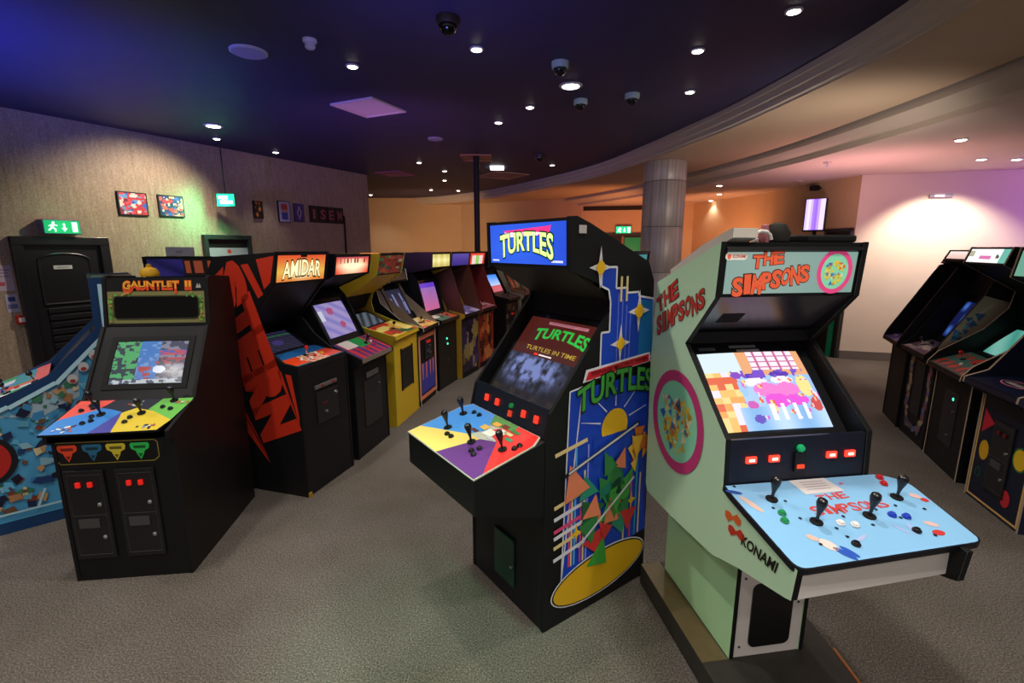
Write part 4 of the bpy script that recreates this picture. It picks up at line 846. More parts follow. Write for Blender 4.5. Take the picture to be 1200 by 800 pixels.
poly(mb, mf, [(.235, .235), (.245, .265), (.255, .235)], M('#a8a8a0', .4), 4); poly(mb, mf, [(.25, .235), (.257, .265), (.266, .235)], M('#a8a8a0', .4), 4)
mb.build('header_art', mqp, recalc=False)
kf = Fr((0, -.05, .892), (1, 0, 0), (0, .30, .0925)); KL = math.hypot(.30, .0925)
out = [(-GW - .02, 0), (GW - .055, .008), (GW + .005, KL * .86), (GW, KL), (-GW, KL), (-GW - .02, KL * .4)]
mb = MB(); mb.prism([kf.P(a, b, -.012) for a, b in out], kf.n * .012, BLKM); cp = mb.build('control_deck', gm); g = kf; mb = MB(); Q = lambda L: [(a + GW, b) for a, b in L]
poly(mb, g, Q([(-.62, .13), (-.612, KL - .004), (-.43, KL - .004), (-.46, .235), (-.50, .20)]), M('#e05848', .4), 1)
poly(mb, g, Q([(-.632, .004), (-.398, .004), (-.33, .19), (-.39, .215), (-.46, .235), (-.50, .20), (-.62, .13)]), M('#3c84d0', .4), 1)
poly(mb, g, Q([(-.398, .004), (-.285, .006), (-.315, .15), (-.33, .19)]), M('#4a4a9c', .4), 1)
poly(mb, g, Q([(-.285, .006), (-.062, .012), (-.03, .10), (-.17, .19), (-.27, .225), (-.325, .18)]), M('#d8c038', .4), 1)
poly(mb, g, Q([(-.03, .10), (-.003, KL - .03), (-.006, KL - .004), (-.17, KL - .004), (-.20, .205), (-.17, .19)]), M('#6ab850', .4), 1)
poly(mb, g, Q([(-.43, KL - .004), (-.17, KL - .004), (-.20, .205), (-.27, .225), (-.33, .19), (-.39, .215), (-.46, .235)]), M('#2a2c34', .4), 1)
rnd = random.Random(9)
for cx_, cy_, n_ in ((-.53, .045, 12), (-.52, .27, 8), (-.12, .05, 12), (-.05, .26, 8), (-.30, .27, 9)):
    for k in range(n_): a, b = cx_ + rnd.gauss(0, .025), cy_ + rnd.gauss(0, .012); ell(mb, g, a + GW, max(.01, min(KL - .01, b)), rnd.uniform(.006, .016), rnd.uniform(.004, .008), M(rnd.choice(['#e8e4dc', '#5a4a38', '#98a8a8', '#c86040', '#2c3038']), .4), 2 + k % 3, 9, rnd.uniform(0, 3))
mb.build('deck_overlay', cp, recalc=False)
for a, b in ((-.520, .265), (-.424, .170), (-.216, .170), (-.100, .285)): put(BAT, g, a + GW, b, cp, 'joystick')
for a, b in ((-.44, .11), (-.46, .15), (-.47, .09), (-.55, .21), (-.255, .13), (-.26, .09), (-.08, .20), (-.13, .22), (-.50, .23)): put(BTN['#111113'], g, a + GW, b, cp, 'button')
# front emblem strip
mb = MB(); GO = M('#8a7c34', .4); strip_pts = [(-.585, .705), (-.61 + .01, .73), (-.60, .825), (-.585, .838 - .01), (-.105, .828), (-.09, .815), (-.09, .73), (-.115, .708)]
frame_line(mb, ff, [(a + GW, b) for a, b in strip_pts], .005, GO, 2)
for a, c, c2 in ((-.542, '#c83c20', '#7a1c10'), (-.420, '#1f5a78', '#123448'), (-.302, '#b8a82c', '#6a6018'), (-.182, '#28a848', '#145c28')):
    x = a + GW; b = .762
    shield = [(x - .05, b + .04), (x - .042, b + .052), (x + .042, b + .052), (x + .05, b + .04), (x + .045, b + .018), (x + .022, b + .004), (x + .018, b - .012), (x, b - .045), (x - .018, b - .012), (x - .022, b + .004), (x - .045, b + .018)]
    poly(mb, ff, shield, M(c, .4, emit=.15), 2); rect(mb, ff, x - .03, b + .02, x + .03, b + .036, M(c2, .4), 3); poly(mb, ff, [(x - .012, b - .01), (x + .012, b - .01), (x, b - .032)], M(c2, .4), 3)
mb.build('emblem_strip', gm, recalc=False)
coin_door(gm, ff, -.480 + GW, .14, .20, .53); coin_door(gm, ff, -.225 + GW, .14, .20, .53)
for a in (-.28, .28):
    mb = MB(); mb.lathe([(.018, 0), (.018, .02)], GREYM, 10, Matrix.Translation((a, .04, -.0))); mb.build('levelling_foot', gm)

# ------------------------------------------------------------------ generic upright cabinet used for the rows
UP = dict(front=.86, lip=(-.06, .90), cp=(.22, 1.0), neck=(.44, 1.42), hood=(.45, 1.48), m0=(.15, 1.60), m1=(.12, 1.80), top=(.62, 1.80), back=.74)
def gcab(label, p0, heading, W, side, rim, front_m, marq, screen, deck, group='arcade cabinets', shape=None, cdoor=True, inner=None, hoodm=None, front_art=None, marq_e=1.0, scr_e=.8, deck_btn=(), name='arcade_cabinet', scr_tilt=1, deck_rim=None, mquad=None):
    s = dict(UP); s.update(shape or {}); t = thing(name, (*p0, 0), R(heading + 90), label, 'arcade cabinet', group); h = W / 2
    F, lip, c1, nk, hd, m0, m1, tp, bk = s['front'], s['lip'], s['cp'], s['neck'], s['hood'], s['m0'], s['m1'], s['top'], s['back']
    prof = [(0, 0), (0, F), lip, (lip[0] + .005, lip[1] + .04)]
    prof += s.get('wing', [c1, nk]) + [hd, m0, m1, tp, (bk, tp[1] - .15), (bk, 0)]
    shell(t, prof, -h, h, side, rim, .02); i = h - .02
    fp, ff = pan(t, 'front_panel', (0, 0), (0, F), -i, i, front_m, .004)
    l2 = (lip[0] + .005, lip[1] + .04)
    pan(t, 'deck_front', (0, F), lip, -i, i, front_m, .004); pan(t, 'deck_lip', lip, l2, -i, i, deck_rim or front_m, .002)
    cp, kf = pan(t, 'control_deck', l2, c1, -i, i, BLKM, .004); KL = math.hypot(c1[0] - l2[0], c1[1] - l2[1])
    raster(kf, -i, 0, i, KL, 28, 12, deck, 0, 'deck_overlay', cp, .001, rough=.35)
    for kind, a, b in deck_btn: put({'j': BALL, 'r': BALLR, 'b': BAT}.get(kind) or BTN[kind], kf, a * W, b * KL, cp, 'joystick' if kind in 'jrb' else 'button')
    bz, sf = pan(t, 'screen_bezel', c1, nk, -i, i, BLKG, .03); SLn = math.hypot(nk[0] - c1[0], nk[1] - c1[1])
    raster(sf, -i * .78, SLn * .14, i * .78, SLn * .88, 30, 30, screen, scr_e, 'screen', t, .004, .01)
    pan(t, 'hood_back', nk, hd, -i, i, BLKM, .02); pan(t, 'speaker_panel', hd, m0, -i, i, hoodm or BLK, .01)
    mq, mf = pan(t, 'marquee', m0, m1, -i, i, BLKM, .006); L = math.hypot(m1[0] - m0[0], m1[1] - m0[1])
    raster(mf, -i + .012, .012, i - .012, L - .012, 36, 12, marq, marq_e, 'backlit_print', mq, .002)
    pan(t, 'top_panel', m1, tp, -i, i, BLK, .008); pan(t, 'back_panel', (bk, .02), (bk, tp[1] - .16), -i, i, BLK, .002, -.015)
    if inner is not None:
        for sx in (-1, 1):
            mb = MB(); x = sx * (i - .0015); mb.face([(x, d, z) for d, z in [l2, c1, nk, hd, (m0[0] + .02, m0[1] - .005), (m0[0] - .0, m0[1] - .02)] if True] if not s.get('wing') else [(x, d, z) for d, z in [l2] + s['wing'] + [hd, (nk[0] + .0, nk[1]), c1]], inner); mb.build('inner_lining', t, recalc=False)
    if cdoor: coin_door(t, ff, 0, .28, .24, .42, emit=.5)
    if front_art: front_art(t, ff, W, F)
    return t, mf, L, sf, ff
def lines(bg, fg, seed=1, n=7):
    rnd = random.Random(seed); B = [(rnd.random(), rnd.uniform(.2, .8), rnd.uniform(.02, .06), rnd.uniform(.1, .3)) for _ in range(n)]
    return lambda s, t: fg if any(abs(s - x) < w_ and abs(t - y) < h_ for x, y, w_, h_ in B) else bg
STEEL = M('#8a8a8c', .35, .7)

# STERN cabinet
def amidar(s, t):
    c = mixc('#e8502c', '#f0c050', 1 - abs(t - .35) * 1.6)
    return mixc(c, '#fff0c0', max(0, .9 - ((s - .5) / .42) ** 2 - ((t - .35) / .4) ** 2))
def stern_front(t, ff, W, F):
    mb = MB(); slab(mb, ff, -.13, .80, .13, .83, 0, .012, STEEL); cd = mb.build('coin_slot_plate', t, bevel=.003)
    for a in (-.05, .08): mb = MB(); slab(mb, ff, a - .012, .805, a + .012, .825, .012, .016, M('#a02028', .4)); mb.build('slot', cd)
    mb = MB(); slab(mb, ff, -.12, .52, .14, .77, 0, .008, BLKG); dd = mb.build('coin_door', t, bevel=.004)
    for a, b in ((.11, .72), (-.02, .60)): mb = MB(); mb.lathe([(.012, 0), (.010, .01)], CHROME, 12, ff.mat(a, b, .008)); mb.build('lock', dd)
    mb = MB(); slab(mb, ff, -.06, .66, .0, .68, .008, .011, M('#501418', .5)); mb.build('return_slot', dd)
    mb = MB(); mb.lathe([(.016, 0), (.016, .035)], M('#c8a030', .35, .6), 10, Matrix.Translation((-W / 2 + .014, -.004, 0))); mb.build('levelling_foot', t)
def stern_deck(s, t):
    if t > .62: return '#2060a0'
    if .3 < s < .68: return '#d8c8a8' if (s * 20 + t * 5) % 2 > .9 else '#c83830'
    return '#e84820' if t > .12 else '#207080'
st, mf, L, sf, ff = gcab('black cabinet with giant red letters down its side and orange lit marquee', (-1.454, 3.598), -16.5, .575, BLK, BLKM, BLK, amidar,
    lambda s, t: '#3a8a58' if .72 < t < .80 else ('#5848a0' if ((s - .5) ** 2 + (t - .4) ** 2) < .02 else mixc('#20202c', '#44406c', abs(math.sin(s * 20 + t * 14)))), stern_deck,
    shape=dict(front=.965, lip=(0.0, .975), cp=(.30, 1.06), neck=(.55, 1.22), hood=(.42, 1.30), m0=(.145, 1.60), m1=(.10, 1.825), top=(.66, 1.79), back=.75, wing=[(.12, 1.03), (.30, 1.16), (.37, 1.25)]),
    cdoor=False, front_art=stern_front, deck_btn=[('r', -.02, .5), ('#e8e4e0', -.22, .3), ('#e8e4e0', .14, .45), ('#c81e24', .03, .3), ('#e8e4e0', -.08, .25), ('#e8c020', .2, .35)], marq_e=.95, scr_e=.35)
mb = MB(); g = Fr(mf.P(0, 0, .003), mf.u, mf.v); word(mb, g, 'AMIDAR', lambda s, t: (-.20 + .40 * s, .03 + .125 * t + .02 * math.sin(s * 3)), M('#2a1408', .4), 1, .05); word(mb, g, 'AMIDAR', lambda s, t: (-.20 + .40 * s, .035 + .115 * t + .02 * math.sin(s * 3)), M('#fff0b8', .4, emit=1.0), 2, .015)
rect(mb, g, -.03, .19, .04, .215, M('#243010', .4), 1); mb.build('lettering', st, recalc=False)
sa = Fr((-.2875, 0, 0), (0, -1, 0), (0, 0, 1)); mb = MB(); RED = M('#c8321c', .42)
N_ = lambda L_: [(-a, b) for a, b in L_]
sq = quad(*N_(((.679, 1.60), (.340, .42), (.050, .535), (.46, 1.76))))
for i, ch in enumerate('STERN'):
    word(mb, sa, ch, lambda s, t, i=i: sq((i + .05 + s * .88) / 5, t), RED, 2, .085)
poly(mb, sa, N_([(.41, 1.735), (.345, 1.745), (.235, 1.53), (.285, 1.50)]), RED, 2); poly(mb, sa, N_([(.27, 1.775), (.115, 1.80), (.165, 1.615), (.225, 1.565)]), RED, 2)
poly(mb, sa, N_([(.60, .75), (.55, .72), (.325, .23), (.36, .33)]), RED, 2); poly(mb, sa, N_([(.60, .75), (.62, .60), (.33, .24)]), RED, 2)
poly(mb, sa, N_([(.185, .985), (.145, .97), (.025, .58), (.06, .66)]), RED, 2); poly(mb, sa, N_([(.11, .955), (.06, .95), (.02, .63), (.025, .58)]), RED, 2)
mb.build('side_lettering', st, recalc=False)

# second in the row: black with the cream and red marquee
def marq2(s, t):
    c = mixc('#e04a30', '#fff2c8', 1.25 - ((s - .5) / .52) ** 2 * .9 - abs(t - .45) * 1.3)
    if .62 < t < .84 and .1 < s < .9 and math.sin(s * 61) + math.sin(s * 23) > .1: c = '#a83a38'
    if t > .86: c = '#c05058'
    return c
def front2(t, ff, W, F):
    mb = MB(); slab(mb, ff, -.10, .70, .12, .75, 0, .012, STEEL); o = mb.build('coin_slot_plate', t, bevel=.003)
    mb = MB(); slab(mb, ff, -.04, .53, .06, .61, 0, .003, M('#c8b0a8', .5)); rect(mb, Fr(ff.P(0, 0, .003), ff.u, ff.v), -.02, .55, .04, .58, M('#a05048'), 1); mb.build('paper_label', t)
    mb = MB(); slab(mb, ff, -.15, .25, .17, .68, -.001, .006, BLKG); dd = mb.build('coin_door', t, bevel=.003); mb = MB(); mb.lathe([(.01, 0), (.009, .008)], CHROME, 10, ff.mat(.13, .6, .006)); mb.build('lock', dd)
gcab('black cabinet with glowing cream and red marquee beside the red lettered one', (-1.295, 4.27), -12, .60, BLK, BLKM, BLK, marq2,
    lambda s, t: '#c05888' if ((s - .4) ** 2 + (t - .75) ** 2) < .012 or ((s - .62) ** 2 + (t - .3) ** 2) < .01 else ('#e8e8ff' if s < .12 and .5 < t < .8 else mixc('#8c84d8', '#b8a8e0', abs(math.sin(s * 7 + t * 9)))),
    lambda s, t: '#e0d8d0' if .1 < s < .42 and t > .55 else ('#1c9a4c' if .42 < s < .75 and t > .5 else ('#b82838' if (s * 6) % 1 > .5 else '#3a2a68')),
    shape=dict(cp=(.20, 1.03), neck=(.40, 1.42), lip=(-.08, .88), front=.82, m1=(.10, 1.80), m0=(.13, 1.62), hood=(.46, 1.48)), cdoor=False, front_art=front2, deck_btn=[('b', .15, .6), ('#c81e24', -.2, .4), ('#c81e24', .25, .4), ('#c81e24', .0, .35), ('#e8e4e0', .3, .6)], marq_e=1.1, scr_e=.7, deck_rim=M('#7a6a60', .5))
# third: yellow
YEL = M('#c8a422', .45, noise=.06, nscale=6)
def front3(t, ff, W, F):
    mb = MB(); slab(mb, ff, -.14, .36, .16, .80, 0, .008, M((.012, .012, .010), .4)); o = mb.build('coin_door', t, bevel=.004)
    mb = MB(); slab(mb, ff, -.15, .35, -.135, .81, 0, .012, BLKM); slab(mb, ff, .155, .35, .17, .81, 0, .012, BLKM); mb.build('door_trim', o)
y3, mf, L, sf, ff = gcab('yellow cabinet with dark red speckled marquee and black coin door', (-1.15, 5.08), -10, .64, YEL, M('#a8b030', .5), YEL, blobs(31, '#a8402c', ['#c85a38', '#5a8a50', '#d8b090', '#7a2820', '#38604a', '#c03848'], 44, (.05, .12)),
    lambda s, t: mixc('#20242c', '#8898a8', abs(math.sin(s * 9 - t * 6))), blobs(8, '#e0b048', ['#c83828', '#f0d878', '#f0d878', '#a83020', '#2c5a38'], 16, (.1, .22)),
    shape=dict(cp=(.30, 1.04), neck=(.58, 1.18), hood=(.50, 1.35), m0=(.15, 1.58), m1=(.10, 1.80), lip=(-.03, .93), front=.92, wing=[(.28, 1.045), (.50, 1.13), (.53, 1.25)]), cdoor=False, front_art=front3, hoodm=YEL, inner=YEL, marq_e=.28, scr_e=.4, deck_btn=[('j', .0, .5)])
# fourth: orange striped front
def front4(t, ff, W, F):
    mb = MB(); O = M('#e08060', .45)
    for a0, b0, a1, b1 in ((-.29, .06, -.24, .84), (.24, .06, .29, .84), (-.24, .06, .24, .11), (-.24, .79, .24, .84)): rect(mb, ff, a0, b0, a1, b1, O, 2)
    rect(mb, ff, -.22, .13, .22, .50, M('#3a3c9c', .45), 2)
    for a in (-.18, -.06, .07, .17): poly(mb, ff, [(a - .02, .50), (a + .02, .50), (a + .012, .30 + .05 * (a > 0)), (a - .012, .30)], O, 3)
    mb.build('front_art', t, recalc=False); coin_door(t, ff, 0, .53, .22, .24, emit=.6)
gcab('black cabinet with an orange-framed blue front beside the yellow one', (-1.03, 5.72), -11, .54, BLK, M('#b8b0a0', .5), BLK, lambda s, t: '#3a3028', lines('#28283c', '#8088c0', 4), blobs(12, '#e0b860', ['#f0e0b0', '#c85030', '#2c2c38'], 12, (.1, .2)),
    shape=dict(wing=[(.22, 1.03), (.46, 1.22), (.50, 1.36)], m0=(.34, 1.46), m1=(.36, 1.60), top=(.64, 1.62), hood=(.50, 1.40)), inner=M('#b0a088', .5), cdoor=False, front_art=front4, marq_e=.5, deck_btn=[('j', 0, .5), ('#c81e24', .2, .5)])
# fifth: black with yellow marquee and green lights
def front5(t, ff, W, F):
    for a, b in ((-.02, .66), (.0, .585)):
        mb = MB(); mb.lathe([(.016, 0), (.014, .008)], M('#40d8b0', .3, emit=1.6), 12, ff.mat(a, b, 0)); mb.build('lit_button', t)
    mb = MB(); mb.lathe([(.012, 0), (.012, .006)], CHROME, 10, ff.mat(.0, .36, 0)); mb.build('lock', t)
def marqY(s, t): return mixc('#b8a040', '#fff8b0', 1.1 - abs(t - .5) * 1.3 - .3 * abs(math.sin(s * 9)))
gcab('narrow black cabinet with bright yellow marquee and teal coin lights', (-.87, 6.35), -17, .58, BLK, BLKM, M((.012, .011, .008), .4), marqY,
    lambda s, t: mixc('#d06898', '#9070c8', t) if t < .85 else '#6a40d0', lambda s, t: '#d8d0b8' if s < .4 and t > .5 else ('#c05838' if s > .6 else '#5a7868'), cdoor=False, front_art=front5, marq_e=1.0, scr_e=.9,
    shape=dict(cp=(.16, .98), neck=(.28, 1.46), hood=(.36, 1.54), m0=(.06, 1.60), m1=(.05, 1.80)), deck_btn=[('j', -.1, .5), ('j', .2, .5)])
def art(seed, bg, cols):
    def fn(t, ff, W, F):
        raster(ff, -W / 2 + .03, .08, W / 2 - .03, F - .03, 16, 26, blobs(seed, bg, cols, 26, (.06, .16)), 0, 'front_art', t, .002)
    return fn
gcab('cabinet with dark purple patterned front and lilac deck in mid row', (-.61, 6.95), -20, .60, M('#b89028', .5, noise=.3, nscale=5), BLKM, BLK, lambda s, t: mixc('#4a38b0', '#8070e8', t), lambda s, t: '#4a2c20', blobs(14, '#8a78b8', ['#b0a0d8', '#584890', '#c8b8e0'], 14), cdoor=False, front_art=art(51, '#241c34', ['#4a3a78', '#6a5030', '#8a7a48', '#38285a', '#a08850']), marq_e=.5, scr_e=.5, inner=M('#5a3424', .5), deck_btn=[('j', -.2, .5), ('j', .2, .5)])
gcab('cabinet with red lit marquee and orange patterned front', (-.41, 7.56), -20, .58, M('#a83820', .5), M('#c03028', .4), BLK, lambda s, t: '#f04838' if t > .72 or abs(s - .5) > .38 else ('#90d060' if abs(s - .5) < .12 else '#f0d8d0'), lambda s, t: '#14100e', blobs(17, '#c86878', ['#e8a0a8', '#a03848', '#d8c0c8'], 14), cdoor=False, front_art=art(53, '#8a3420', ['#c85a30', '#5a2418', '#d88848', '#3a1a14']), marq_e=1.0, scr_e=.3, inner=M('#7a2820', .5), deck_btn=[('j', 0, .5)])
gcab('far dark cabinet with blue and white lit screen by the black pole', (.0, 9.0), -22, .60, BLK, BLKM, BLK, lambda s, t: '#ffffff' if t > .3 else '#e8b0a8', lambda s, t: mixc('#f0f4ff', '#3a80e8', t) if t > .35 else '#c05868', lambda s, t: '#4a4040', cdoor=True, front_art=art(57, '#2c2824', ['#6a5c50', '#4a4038', '#8a7c70']), marq_e=1.4, scr_e=1.2, deck_btn=[('j', 0, .5)])
gcab('far cabinet with cream side panel seen behind the city art cabinet', (.33, 9.75), -28, .60, M('#d0c49c', .5), BLKM, BLK, lambda s, t: '#c0483c', lines('#201c1c', '#a04838', 3), lambda s, t: '#5a4c40', cdoor=True, marq_e=.6, scr_e=.5, deck_btn=[('j', 0, .5)])
gcab('dark cabinet with cyan marquee half hidden behind the city art cabinet', (.93, 3.30), -40, .58, BLK, BLKM, BLK, lambda s, t: '#58b8c0' if t > .5 else ('#d8c8c0' if (s * 11) % 1 > .4 and t > .15 else '#17181c'), lambda s, t: '#101218', lambda s, t: '#2c2c30', marq_e=.45, scr_e=.3, deck_btn=[('j', 0, .5)], shape=dict(m1=(.12, 1.83), top=(.55, 1.80)))
# two cabinets between the dungeon cabinet and the left wall
gcab('dark cabinet with purple and orange header behind the khaki framed cabinet', (-3.10, 4.42), -78, .60, BLK, BLKM, BLK, lambda s, t: mixc('#1c1c5c', '#3a348c', abs(math.sin(s * 5 + t * 3))) if s < .55 else ('#c86040' if .2 < t < .85 and (math.sin(s * 61) + math.sin(s * 33)) > -.2 else '#2c201c'), lambda s, t: '#101018', lambda s, t: '#303038', marq_e=.35, scr_e=.3, shape=dict(m1=(.12, 1.775), top=(.6, 1.77), m0=(.15, 1.58)))
t = thing('white_box', (-3.17, 4.66, 1.778), R(20), 'small white box with grey print standing on the cabinet behind', 'box'); mb = MB(); mb.prism([(-.11, -.06, 0), (.11, -.06, 0), (.09, .08, 0), (-.13, .08, 0)], (0, 0, .085), M('#dcd8d4', .5)); mb.build('carton', t, bevel=.003)
mb = MB(); f = Fr((0, -.0605, .0), (1, 0, 0), (0, 0, 1)); 
for a0, b0, a1, b1 in ((-.03, .045, .03, .05), (-.03, .03, .02, .036)): rect(mb, f, a0, b0, a1, b1, M('#70707a', .5), 1)
mb.build('print', t, recalc=False)

# blue fantasy-art cabinet cut by the left edge of the frame
bx = Vector((.66784, -.74431, 0)); a_ = Vector((-3.3556, 2.8306, 0)) - bx * .32
def head_deck(s, t): return ['#d85858', '#4a8ac0', '#c8d0d8', '#3a9a70'][int(abs(math.sin(int(s * 9) * 3.1 + int(t * 5) * 7.7) * 91) % 4)] if t < .8 else '#d86868'
bl, mf, L, sf, ff = gcab('blue fantasy-art cabinet at the left edge behind the khaki framed cabinet', (a_.x, a_.y), 41.9 - 180, .64, M('#123a68', .42), M('#1a1c48', .35), BLK, lambda s, t: '#20306a', lambda s, t: '#101828', head_deck,
    shape=dict(front=.72, lip=(-.10, .80), cp=(.36, 1.0), neck=(.63, 1.30), hood=(.64, 1.40), m0=(.645, 1.45), m1=(.646, 1.655), top=(.90, 1.66), back=1.0, wing=[(.127, .905), (.36, 1.02), (.64, 1.306)]), marq_e=.2, scr_e=.4, deck_btn=[('j', .38, .55), ('j', .1, .5), ('j', .35, .85), ('#c81e24', .3, .65), ('#1f3fb8', .25, .5)])
sa = Fr((.32, 0, 0), (0, 1, 0), (0, 0, 1)); mb = MB(); LB = M('#9fb8c8', .42); CY = M('#4a9ccc', .42)
edge = [(-.09, .80), (.127, .885), (.365, 1.0), (.66, 1.30), (.67, 1.64)]
for p, q in zip(edge[:-1], edge[1:]): line(mb, sa, (p[0] + .03, p[1] - .04), (q[0] + .03, q[1] - .03), .026, M('#b8e4f4', .42), 16)
poly(mb, sa, [(-.05, .08), (.95, .08), (.95, 1.6), (.72, 1.6), (.72, 1.27), (.40, .95), (.15, .85), (-.05, .76)], CY, 2)
poly(mb, sa, [(.05, .80), (.40, .93), (.52, 1.05), (.50, .85), (.30, .75)], LB, 4); ell(mb, sa, .0, .52, .155, .17, M('#12141c', .42), 16); ell(mb, sa, .0, .52, .125, .14, M('#b82420', .42), 17)
rnd = random.Random(77)
for k in range(330):
    a, b = rnd.uniform(.0, .85), rnd.uniform(.16, .95)
    if b > .75 + .5 * a: continue
    q = rnd.uniform(.012, .045); r0 = rnd.uniform(0, 6)
    poly(mb, sa, [(a + q * math.cos(r0 + j * 1.57) * rnd.uniform(.5, 1.2), b + q * math.sin(r0 + j * 1.57) * rnd.uniform(.5, 1.2)) for j in range(4)], M(rnd.choice(['#1c3c70', '#c09468', '#a87850', '#58a0c0', '#16284c', '#7a3828', '#3a7a5c', '#88b8cc', '#d8c8a0', '#6a4a38', '#5ab0d8', '#3a88c0', '#0e1a38', '#5ab0d8']), .42), 6 + k % 9)
for k in range(5):
    a, b = .42 + k * .065, 1.0 + k * .075; ell(mb, sa, a + .06, b - .02, .028, .034, M('#c8ccd0', .42), 16, 12); ell(mb, sa, a + .06, b - .035, .016, .014, M('#a83830', .42), 17, 10)
line(mb, sa, (-.08, .14), (.9, .14), .014, M('#a8d0dc', .42), 16); line(mb, sa, (.2, .14), (.25, .26), .014, M('#a8d0dc', .42), 16)
mb.build('side_art', bl, recalc=False)
t = thing('yellow_toy', (-2.36, 3.14, 1.672), 0, 'small yellow object resting on top of the khaki framed cabinet', 'toy'); mb = MB(); mb.lathe([(.05, 0), (.055, .02), (.04, .05), (.015, .06)], M('#c8981c', .5), 12); mb.build('body', t, smooth=True); mb = MB(); mb.lathe([(.02, .05), (.015, .075), (.004, .08)], M('#a07818', .5), 10); mb.build('cap', t, smooth=True)

# ------------------------------------------------------------------ right-hand row
RS = dict(front=.80, lip=(-.084, .83), cp=(.20, .97), neck=(.46, 1.24), hood=(.33, 1.55), m0=(.046, 1.728), m1=(.084, 1.862), top=(.66, 1.84), back=.78, wing=[(-.018, .99), (.237, 1.455), (.29, 1.52)])
TAN = M('#a08c78', .45)
gcab('black cabinet at the far end of the right row with a slanted side', (4.16, 5.02), 155, .52, BLK, BLKM, BLK, lambda s, t: '#2c2428', lines('#18141c', '#5a3878', 5), blobs(60, '#4a3a70', ['#8a78b0', '#b0a0d0', '#302850'], 10), shape=dict(RS, lip=(-.10, .86), m0=(.30, 1.70), m1=(.34, 1.79), top=(.66, 1.78), hood=(.33, 1.69), wing=[(-.07, .968), (.29, 1.68)]), cdoor=False, marq_e=.2, scr_e=.3, deck_btn=[('j', 0, .5)])
def frontA(t, ff, W, F):
    mb = MB(); rnd = random.Random(3)
    for sx in (-1, 1):
        for k in range(22):
            b = .12 + .68 * k / 21; a = sx * (.20 - .07 * math.exp(-((b - .12) / .12) ** 2) * 1.0) + rnd.uniform(-.02, .02); ell(mb, ff, a, b, rnd.uniform(.025, .045), rnd.uniform(.02, .04), M(rnd.choice(['#5a5a8c', '#8a6a58', '#7a4858', '#48506c', '#988a60']), .45), 2 + k % 4, 10)
    for k in range(12): ell(mb, ff, -.15 + .3 * k / 11, .13 + rnd.uniform(-.02, .03), .03, .03, M(rnd.choice(['#5a5a8c', '#8a6a58', '#7a4858', '#48506c']), .45), 2 + k % 4, 10)
    mb.build('front_art', t, recalc=False); mb = MB(); slab(mb, ff, -.10, .25, .10, .78, 0, .01, BLKG); mb.build('coin_door', t, bevel=.004)
aA, mf, L, sf, ff = gcab('right row cabinet with a horseshoe of mottled art on its front', (3.935, 4.46), 159, .56, BLK, BLKM, BLK, lambda s, t: mixc('#e8b8a8', '#fff4ec', t), lambda s, t: mixc('#101c50', '#4878d0', max(0, math.sin(s * 11) * math.sin(t * 9))), blobs(61, '#5a4a5c', ['#b8a8a0', '#7a5060', '#98888c'], 16, (.06, .14)), shape=dict(RS, lip=(-.10, .86), m0=(.125, 1.735), m1=(.17, 1.835), wing=[(-.007, .993), (.25, 1.455), (.29, 1.56)], hood=(.36, 1.62), cp=(.14, .97), neck=(.34, 1.42)), cdoor=False, front_art=frontA, marq_e=1.0, scr_e=.8, deck_btn=[('j', -.2, .5), ('j', .2, .5)])
def frontB(t, ff, W, F):
    mb = MB(); mb.lathe([(.016, 0), (.013, .008)], M('#38e0a0', .3, emit=2.5), 12, ff.mat(.06, .62, 0)); mb.build('lit_button', t)
    mb = MB(); slab(mb, ff, -.10, .22, .14, .68, -.002, .006, BLKG); d_ = mb.build('coin_door', t, bevel=.003)
    for a, b in ((.09, .52), (.04, .30)): mb = MB(); mb.lathe([(.009, 0), (.009, .006)], CHROME, 10, ff.mat(a, b, .006)); mb.build('lock', d_)
def marqB(s, t):
    c = mixc('#d8f0ec', '#ffffff', 1 - abs(s - .4))
    if s > .84: c = '#60b0a0'
    if .3 < s < .62 and .28 < t < .46: c = '#d070a8'
    if ((s - .76) / .04) ** 2 + ((t - .45) / .14) ** 2 < 1: c = '#3a4a48'
    if s < .14 and .4 < t < .8: c = '#a8a890'
    return c
bB, mf, L, sf, ff = gcab('right row cabinet with bright white marquee, tan edging and turquoise screen', (3.69, 3.86), 158, .64, BLK, TAN, BLK, marqB, lambda s, t: mixc('#48a898', '#88d0c0', abs(math.sin(s * 4 + t * 3))), lambda s, t: '#c83828' if ((s * 5) % 1 - .5) ** 2 + ((t * 2) % 1 - .5) ** 2 < .09 else ('#3a7068' if t > .3 else '#304844'), shape=dict(RS, wing=[(-.02, .955), (.26, 1.17), (.40, 1.36)], hood=(.42, 1.50)), cdoor=False, front_art=frontB, marq_e=1.15, scr_e=.7, deck_btn=[('r', -.2, .6), ('#c81e24', .1, .6), ('#c81e24', .25, .5), ('#e8e4e0', .0, .4)])
mb = MB(); rnd = random.Random(8); fi = Fr((.28, 0, 0), (0, 1, 0), (0, 0, 1))
poly(mb, fi, [(-.02, .93), (-.002, .993), (.25, 1.45), (.42, 1.40), (.42, .93)], TAN, 1)
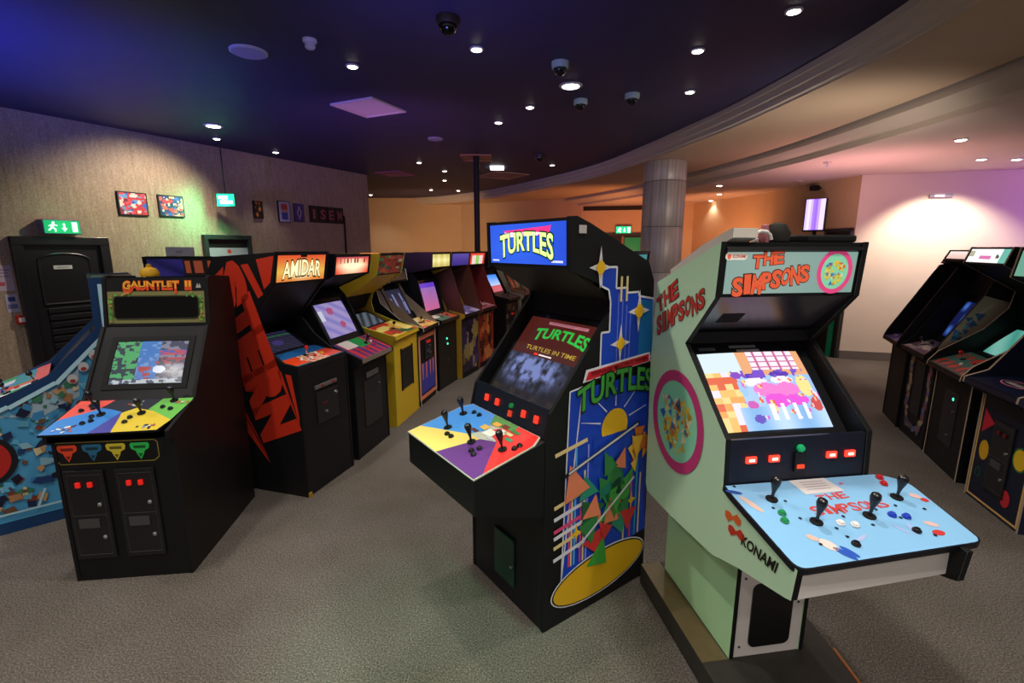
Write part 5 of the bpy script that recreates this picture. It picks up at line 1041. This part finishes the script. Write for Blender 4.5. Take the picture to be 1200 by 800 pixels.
for k in range(14):
    u_ = rnd.random(); a, b = .05 + .20 * u_, 1.04 + .33 * u_; q = rnd.uniform(.02, .045); a += rnd.uniform(0, .06)
    poly(mb, fi, [(a + q * math.cos(j * 2.09 + k), b + q * math.sin(j * 2.09 + k)) for j in range(3)], M(rnd.choice(['#3a6a98', '#2c4c80', '#6a5a88', '#4888a8']), .45), 2 + k % 3)
mb.build('side_art', aA, recalc=False)
def frontC(t, ff, W, F):
    mb = MB(); i = W / 2 - .022; BO = M('#c8a060', .45)
    for a0, b0, a1, b1 in ((-i, .02, -i + .016, F), (i - .016, .02, i, F), (-i + .016, .02, i - .016, .036)): rect(mb, ff, a0, b0, a1, b1, BO, 2)
    poly(mb, ff, [(-.23, .70), (-.23, .52), (-.11, .62)], M('#b81c34', .45), 2); ell(mb, ff, -.17, .40, .05, .075, M('#c8981c', .45), 2); ell(mb, ff, .18, .47, .07, .085, M('#2c6a34', .45), 2); ell(mb, ff, .18, .47, .058, .072, M('#d8b020', .45), 3); ell(mb, ff, .12, .16, .045, .06, M('#b82430', .45), 2); ring(mb, ff, -.19, .22, .03, .035, .008, M('#1c5c3c', .45), 2)
    mb.build('front_art', t, recalc=False); coin_door(t, ff, .0, .14, .20, .52, red='#5a1418', emit=.05)
cC, mf, L, sf, ff = gcab('navy cabinet with coloured circles and triangle, nearest in the right row', (3.415, 3.13), 163.7, .58, M('#141a34', .45), TAN, M('#11182c', .45), lambda s, t: '#78b8a0', lines('#141828', '#4060a0', 6), lambda s, t: '#141c34', shape=dict(RS, lip=(-.14, .88), cp=(.22, .95), m0=(.02, 1.65), m1=(.05, 1.86), wing=[(.0, .98), (.25, 1.38), (.30, 1.46)], hood=(.34, 1.50)), cdoor=False, front_art=frontC, marq_e=.8, scr_e=.4, deck_rim=M('#10162c', .4))
kf = Fr((0, -.135, .92), (1, 0, 0), (0, .355, .03)); mb = MB(); ring(mb, kf, -.02, .16, .13, .06, .010, M('#d880a0', .4), 3); ell(mb, kf, -.02, .16, .11, .045, M('#101018', .4), 3)
for k in range(5): poly(mb, kf, [(-.10 + k * .035, .135), (-.07 + k * .035, .135), (-.075 + k * .035, .185)], M('#c8c0c0', .4), 4)
mb.build('deck_emblem', cC, recalc=False)
